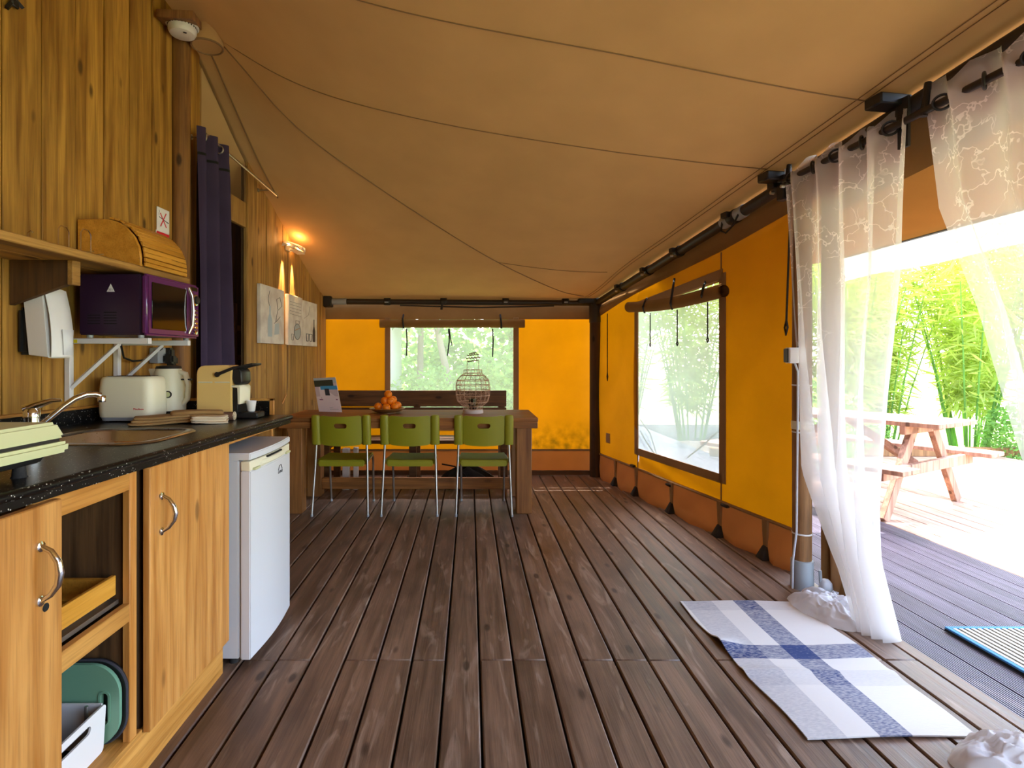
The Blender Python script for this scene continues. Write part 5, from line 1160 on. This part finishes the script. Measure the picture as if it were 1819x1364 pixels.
# ------------------------------------------------------------------ curtain rail and voile curtains
rd = T('curtain_rail', (1.88, 2.2, 2.28), 'dark curtain rail across the top of the doorway', 'rail')
def rod(Y): return Vector((1.80 + .16 * (2.8 - Y), Y, 2.272 + .047 * (2.8 - Y)))
MB().tube([rod(3.06), rod(1.2)], .016, 12).build('rail', M['metalpole'], rd)
for Y in (3.04, 2.27): MB().tube([rod(Y) + Vector((.0, 0, -.02)), rod(Y) + Vector((.02, 0, .12))], .014, 8).build('bracket', M['black'], rd)
def lerp_tab(tab, z):
    for (a, va), (b_, vb) in zip(tab, tab[1:]):
        if z >= b_: return vb + (va - vb) * (z - b_) / (a - b_) if a > b_ else vb
    return tab[-1][1]
def curtain(name, label, L, Rr, nf, ph, amp, ztop, puddle, eyes):
    t = T(name, (rod(L[0][1]).x, (L[0][1] + Rr[0][1]) / 2, 0), label, 'curtain', 'white sheer curtains at the doorway')
    def fn(u, v):
        z0 = ztop * v + .004
        a, b_ = lerp_tab(L, z0), lerp_tab(Rr, z0); Y = a + (b_ - a) * u
        q = rod(Y); top = max(0, (v - .9) / .1)
        s = math.sin(2 * math.pi * (nf * u) + ph); x = q.x + (1 - v) ** 1.5 * .02
        am = amp * (.75 + .5 * (1 - v)) * (1 + .3 * math.sin(3 * u + 5 * v))
        z = z0 + (q.z - 2.27) * v + .03 * s * top - .02 * abs(math.sin(math.pi * nf * u * 2)) * top
        return Vector((x + am * s + .006 * math.sin(17 * u + 9 * v), Y + .012 * math.cos(2 * math.pi * nf * u + ph), z))
    MB().grid(fn, 110, 46).build('cloth', M['voile'], t, ang=180)
    MB().grid(lambda u, v: fn(u, .972 - .012 + .028 * v) + Vector((-.003, -.001, 0)), 110, 2).build('header_band', M['voile'], t, ang=180)
    for k in range(eyes):
        u = (k + .5 - ph / (2 * math.pi * 0 + 6.283) * 0) / eyes
        a, b_ = L[0][1], Rr[0][1]; Y = a + (b_ - a) * u; q = rod(Y)
        MB().tube([q + Vector((.030 * math.cos(w_) * .75, .030 * math.cos(w_) * .66 * (1 if k % 2 else -1), .030 * math.sin(w_))) for w_ in [i * math.pi / 9 for i in range(18)]], .0055, 7, True).build('eyelet', M['black'], t)
    cx_, cy_, ax, ay, hh = puddle
    def pf(u, v):
        an = 2 * math.pi * u; r = v; x = math.cos(an) * r; y_ = math.sin(an) * r; q = Vector((x * 1.4 + ph * 9, y_ * 1.4, nf)); nn = mnoise.noise(q); n2 = mnoise.noise(q * 2.3)
        f_ = 1 - 2.4 * abs(mnoise.noise(Vector((x * 3.0 + y_ * 1.2 + nn, y_ * 1.6 - x * .8, nf + 3))))
        f2 = 1 - 2.4 * abs(mnoise.noise(Vector((x * 5.5 - y_ * 3 + n2, y_ * 6 + x * 2, nf + 7))))
        h = hh * max(0, 1 - r ** 2.6) ** .8 * (.62 + .28 * f_ + .16 * f2 + .25 * nn)
        return Vector((cx_ + ax * r * (1 + .25 * nn + .05 * f_) * math.cos(an), cy_ + ay * r * (1 + .25 * nn + .05 * f_) * math.sin(an), .004 + max(0, h)))
    MB().grid(pf, 120, 36).build('puddled_hem', M['voile_heap'], t, ang=180)
    return t
M['voile_heap'] = sheet('bunched_voile', 'eeecf0', 'f4f4f6', .4, alpha=.05, vary=.03)
curtain('voile_curtain', 'white sheer curtain with twig embroidery hanging beside the door post',
        [(2.33, 3.07), (1.38, 3.0), (.69, 2.92), (.26, 2.66), (.1, 2.60), (0, 2.58)], [(2.33, 2.345), (1.65, 2.375), (1.11, 2.45), (.59, 2.50), (.33, 2.51), (0, 2.44)], 4.5, .6, .045, 2.33, (1.80, 2.74, .15, .17, .085), 5)
curtain('voile_curtain', 'white sheer curtain with twig embroidery hanging in the middle of the doorway, nearer the camera',
        [(2.37, 2.27), (1.86, 2.21), (1.43, 2.06), (.94, 1.94), (.55, 1.84), (0, 1.76)], [(2.37, 1.35), (1.0, 1.38), (0, 1.40)], 5, .2, .05, 2.37, (1.72, 1.70, .20, .11, .085), 6)

# ------------------------------------------------------------------ rug
rg = T('rug', (1.40, 2.33, 0), 'white and blue plaid woven rug lying inside the doorway', 'rug')
def rgf(u, v):
    x = -.30 + .60 * u + (.02 - .035 * v) * (1 - u) + .006 * math.sin(14 * v) * (1 if u in (0, 1) else .2); y_ = -.505 + 1.01 * v + .018 * (1 - u) * (-1 if v < .1 else 0)
    z = .010 + .006 * math.sin(6 * v + 2 * u) * math.sin(4 * u) + .010 * math.exp(-((y_ + .13 + .03 * u) / .025) ** 2) + .022 * math.exp(-((y_ - .09) / .05) ** 2) * math.exp(-((u - .0) / .12) ** 2)
    return Vector((1.40 + x, 2.335 + y_, max(.007, z)))
rgo = MB().grid(rgf, 30, 60).build('weave', M['rug'], rg, center=(1.40, 2.335, 0), thick=.005)

# ------------------------------------------------------------------ outside: awning, mat, picnic table
aw = T('awning', (2.6, 2.5, 2.3), 'tan canvas awning, front valance whitened as if backlit, over the deck outside the doorway', 'awning')
def awf(u, v):
    Y = -.4 + 5.2 * v; a = pole(min(Y, 5)) + Vector((.05, 0, .03)); a.z = min(a.z, 2.6); b_ = Vector((3.14, Y, 2.12))
    return a.lerp(b_, u) + Vector((0, 0, -.06 * math.sin(math.pi * u)))
MB().grid(awf, 14, 40).build('canopy', M['awning'], aw)
MB().grid(lambda u, v: Vector((3.14 + .004 * math.sin(40 * u), -.4 + 5.2 * u, 2.12 - .20 * v + .008 * math.sin(30 * u) * v)), 40, 4).build('front_valance', M['valance'], aw)
for y_ in (4.72, .6): MB().tube([(3.12, y_, -.02), (3.12, y_, 2.12)], .03, 12).build('leg', M['post'], aw) if y_ < 1 else None
MB().tube([(3.13, -.4, 2.125), (3.13, 4.8, 2.125)], .018, 8).build('edge_pole', M['metalpole'], aw)
hg = at(1500, 465, 4.7)
ho = T('hanging_hooks', hg, 'small metal hook ladder hanging from the awning edge', 'hooks')
mb = MB().tube([hg + Vector((0, 0, .07)), hg + Vector((0, 0, -.07))], .006, 6)
for k in range(4): mb.tube([hg + Vector((-.05, 0, .035 - .03 * k)), hg + Vector((0, 0, .025 - .03 * k)), hg + Vector((.05, 0, .035 - .03 * k))], .004, 5)
mb.build('hook_rack', M['strap'], ho)
dm = T('doormat', (2.6, 2.05, -.01), 'pale ribbed doormat with blue edging on the deck', 'doormat')
MX0, MX1, MY0_, MY1_ = 2.25, 3.0, 1.5, 2.59; mz = -.019
MB().b2((MX0, MY0_, mz), (MX1, MY1_, mz + .010)).build('base', M['slot'], dm)
for k in range(25): 
    x = MX0 + .022 + k * .0288; MB().b2((x, MY0_ + .02, mz + .010), (x + .017, MY1_ - .02, mz + .02)).build('rib', M['mat'], dm)
for lo, hi in (((MX0, MY0_), (MX0 + .02, MY1_)), ((MX1 - .02, MY0_), (MX1, MY1_)), ((MX0 + .02, MY1_ - .02), (MX1 - .02, MY1_)), ((MX0 + .02, MY0_), (MX1 - .02, MY0_ + .02))):
    MB().b2((lo[0], lo[1], mz + .010), (hi[0], hi[1], mz + .020)).build('edging', M['blue'], dm, .002)
pt = T('picnic_table', (3.6, 5.0, -.02), 'weathered wooden A-frame picnic table standing in the sun on the deck', 'picnic table')
dd = Vector((.876, .482, 0)); aa = Vector((-.482, .876, 0)); base = Vector((3.66, 4.30, -.022)); Mp = Matrix((dd, aa, (0, 0, 1))).transposed()
def pb(s, t, z, ls, lt, lz, name, mat='picnic', rot=None):
    c = base + dd * s + aa * t + Vector((0, 0, z)); return MB().box(c, (ls, lt, lz), m=Mp if rot is None else Mp @ Matrix.Rotation(rot, 3, 'Y')).build(name, M[mat], pt, .004)
for k in range(5): pb(.07 + .142 * k, .85, .755, .134, 1.75, .038, 'tabletop_plank')
for sgn in (0, 1):
    for k in range(2): pb((-.36 - .14 * k) if sgn == 0 else (1.07 + .14 * k), .85, .44, .132, 1.75, .036, 'bench_plank')
for t in (.22, 1.48):
    pb(.355, t, .71, .70, .045, .09, 'top_bearer'); pb(.355, t - .045, .385, 1.60, .042, .09, 'bench_bearer')
    for s0, s1 in ((.20, -.30), (.51, 1.01)):
        L_ = math.hypot(s1 - s0, .73); pb((s0 + s1) / 2, t, .365, .095, .045, L_, 'leg', rot=math.atan2(s0 - s1, .73))
for t0, t1 in ((.27, .80), (1.43, .9)):
    a = base + dd * .355 + aa * t0 + Vector((0, 0, .38)); b_ = base + dd * .355 + aa * t1 + Vector((0, 0, .72)); MB().tube([a, b_], .04, 4).build('brace', M['picnic'], pt)
lg_ = T('log_edging', (5.5, 6.9, -.02), 'reddish timber sleeper edging across the far end of the deck', 'sleeper')
MB().b2((3.2, 7.2, -.022), (8.2, 7.32, .09)).build('sleeper', M['post'], lg_, .01)

# ------------------------------------------------------------------ plants outside
def leaves(n, fn, ln, wd, seed, droop=.4, cap=None):
    rg_ = np.random.default_rng(seed); P = np.array([fn(rg_) for _ in range(n)])
    d = rg_.normal(size=(n, 3)); d[:, 2] = d[:, 2] * .6 - droop; d /= np.linalg.norm(d, axis=1)[:, None]
    s = np.cross(d, rg_.normal(size=(n, 3))); s /= np.linalg.norm(s, axis=1)[:, None]
    l = ln * rg_.uniform(.6, 1.3, n)[:, None]; w = wd * rg_.uniform(.7, 1.2, n)[:, None]
    V = np.stack([P, P + d * l * .45 + s * w, P + d * l, P + d * l * .45 - s * w], 1).reshape(-1, 3)
    return V, [(4 * i, 4 * i + 1, 4 * i + 2, 4 * i + 3) for i in range(n)]
def leafmesh(name, mat, *a):
    V, Fc = leaves(*a); me = bpy.data.meshes.new(name); me.from_pydata(V.tolist(), [], Fc); me.materials.append(M[mat]); return me
def bamboo_fn(rg_):
    t = rg_.uniform(0, 2 * math.pi); z = rg_.uniform(.15, 1) ** .8; r = (.12 + .55 * z ** 1.2) * math.sqrt(rg_.uniform(0, 1)); return (r * math.cos(t), r * math.sin(t), z * 3.2)
bm_ = [leafmesh('foliage', 'bamboo_leaf', 2600, bamboo_fn, .30, .016, 20 + i, .35) for i in range(3)]
def stems(n, h, seed, r=.012, spread=.6):
    rs = random.Random(seed); mb = MB()
    for k in range(n):
        t = rs.uniform(0, 6.28); a = Vector((.15 * math.cos(t), .15 * math.sin(t), 0)); b_ = Vector((spread * math.cos(t), spread * math.sin(t), h * rs.uniform(.7, 1))); mb.tube([a, a.lerp(b_, .5) * 1.0 - Vector((a.x * .2, a.y * .2, 0)), b_], [r, r * .8, r * .4], 5)
    return mb
st0 = stems(14, 3.0, 4).build('stems', M['tree_leaf'], None, center=(0, 0, 0)); stm = st0.data; C.objects.unlink(st0); bpy.data.objects.remove(st0)
rb = random.Random(9)
spots = [(4.6, 8.4, 1.0), (5.5, 8.0, 1.1), (6.4, 8.5, 1.0), (7.3, 8.0, 1.1), (8.2, 7.6, 1.0), (9.0, 7.0, 1.1), (5.2, 9.5, 1.25), (6.8, 9.6, 1.3), (8.4, 9.2, 1.2), (9.6, 8.2, 1.2), (3.6, 8.9, 1.05), (2.6, 9.4, 1.1)]
names = ['first bamboo clump behind the sunlit deck, counting from the awning side', 'second bamboo clump behind the sunlit deck', 'third bamboo clump behind the sunlit deck', 'fourth bamboo clump behind the sunlit deck', 'fifth bamboo clump, toward the open right end of the deck', 'sixth bamboo clump, furthest right beyond the deck',
         'tall bamboo clump rising behind the first two clumps', 'tall bamboo clump rising behind the third clump', 'tall bamboo clump rising behind the fifth clump', 'tall bamboo clump at the far right edge', 'bamboo clump seen through the right canvas window', 'bamboo clump beyond the corner of the two yellow canvas walls']
for i, ((x, y_, s), nm) in enumerate(zip(spots, names)):
    t = T('bamboo_clump', (x, y_, -.22), nm, 'bamboo', 'bamboo hedge beyond the deck'); t.scale = (s * 1.05, s * 1.05, s * rb.uniform(.9, 1.0)); t.rotation_euler = (0, 0, rb.uniform(0, 6))
    o = link('foliage', bm_[i % 3], t, WP[t]); o = link('stems', stm, t, WP[t])
def crown_fn(rg_):
    d = rg_.normal(size=3); d /= np.linalg.norm(d); r = rg_.uniform(.3, 1) ** .5; return (d[0] * r * 1.3, d[1] * r * 1.3, 2.7 + d[2] * r * 1.5)
def shrub_fn(rg_):
    d = rg_.normal(size=3); d /= np.linalg.norm(d); r = rg_.uniform(.2, 1) ** .5; return (d[0] * r * 1.1, d[1] * r * .8, .9 + d[2] * r * .95)
cm_ = [leafmesh('crown', 'tree_leaf', 3200, crown_fn, .16, .05, 50 + i, .2) for i in range(2)]; sm_ = [leafmesh('foliage', 'tree_leaf', 2200, shrub_fn, .13, .04, 60 + i, .1) for i in range(2)]
trees = [(-1.35, 9.2, .1, 'slender pale tree trunk nearest the shed, seen through the back window'), (-.95, 10.2, -.02, 'slender pale tree second from the shed, seen through the back window'), (-.1, 9.4, .32, 'leaning pale tree in the middle of the back window view'), (.9, 11, .05, 'tree behind the wicker lantern, beyond the back window'), (6.2, 11.5, 0, 'dark leafy tree rising above the bamboo hedge'), (3.4, 11.5, .03, 'tree behind the bamboo, beyond the right canvas window')]
for i, (x, y_, ln_, lb) in enumerate(trees):
    t = T('tree', (x, y_, -.22), lb, 'tree', 'trees around the tent'); s = 1.35 if i == 4 else 1.15
    MB().tube([(x, y_, -.25), (x - ln_ * 1.2, y_, 1.4), (x - ln_ * 2.4, y_ + .05, 3.2)], [.075, .06, .04], 10).build('trunk', M['trunk'], t)
    o = link('crown', cm_[i % 2], t, WP[t] + Vector((-ln_ * 2, 0, .6))); o.scale = (s, s, s)
for i, (x, y_, s, lb) in enumerate(((-.5, 8.6, .75, 'low leafy shrub below the middle of the back window'), (.55, 8.9, .9, 'leafy shrub behind the wicker lantern outside'), (-1.2, 11.2, 1.3, 'tall shrub far behind the slender trees'), (.2, 11.6, 1.5, 'broad shrub far behind the leaning tree'), (1.6, 10.4, 1.3, 'leafy shrub outside the corner post'), (4.0, 6.6, .7, 'low shrub at the edge of the deck outside the right window'), (7.4, 7.3, .5, 'small shrub in front of the bamboo hedge'), (5.3, 7.6, .45, 'small dark shrub behind the picnic table'))):
    t = T('shrub', (x, y_, -.22), lb, 'shrub', 'shrubs outside'); o = link('foliage', sm_[i % 2], t, WP[t]); o.scale = (s, s, s)
    st = MB().tube([(x, y_, -.25), (x, y_, .5 * s)], .02 * s + .01, 6).build('stem', M['trunk'], t)
bd = T('garden_shed', (-2.6, 9.0, 0), 'pale garden shed with horizontal siding seen through the back window', 'shed')
for k in range(18): MB().hexa([(-3.6, 8.40, .14 * k - .2), (-1.28, 8.40, .14 * k - .2), (-1.28, 8.44, .14 * k - .2), (-3.6, 8.44, .14 * k - .2), (-3.6, 8.415, .14 * k - .062), (-1.28, 8.415, .14 * k - .062), (-1.28, 8.44, .14 * k - .062), (-3.6, 8.44, .14 * k - .062)]).build('siding_board', M['siding'], bd)
MB().b2((-3.6, 8.45, -.2), (-1.30, 10.4, 2.3)).build('walls', M['siding'], bd); MB().b2((-3.7, 8.25, 2.32), (-1.15, 10.5, 2.40)).build('roof', M['trunk'], bd, .01)
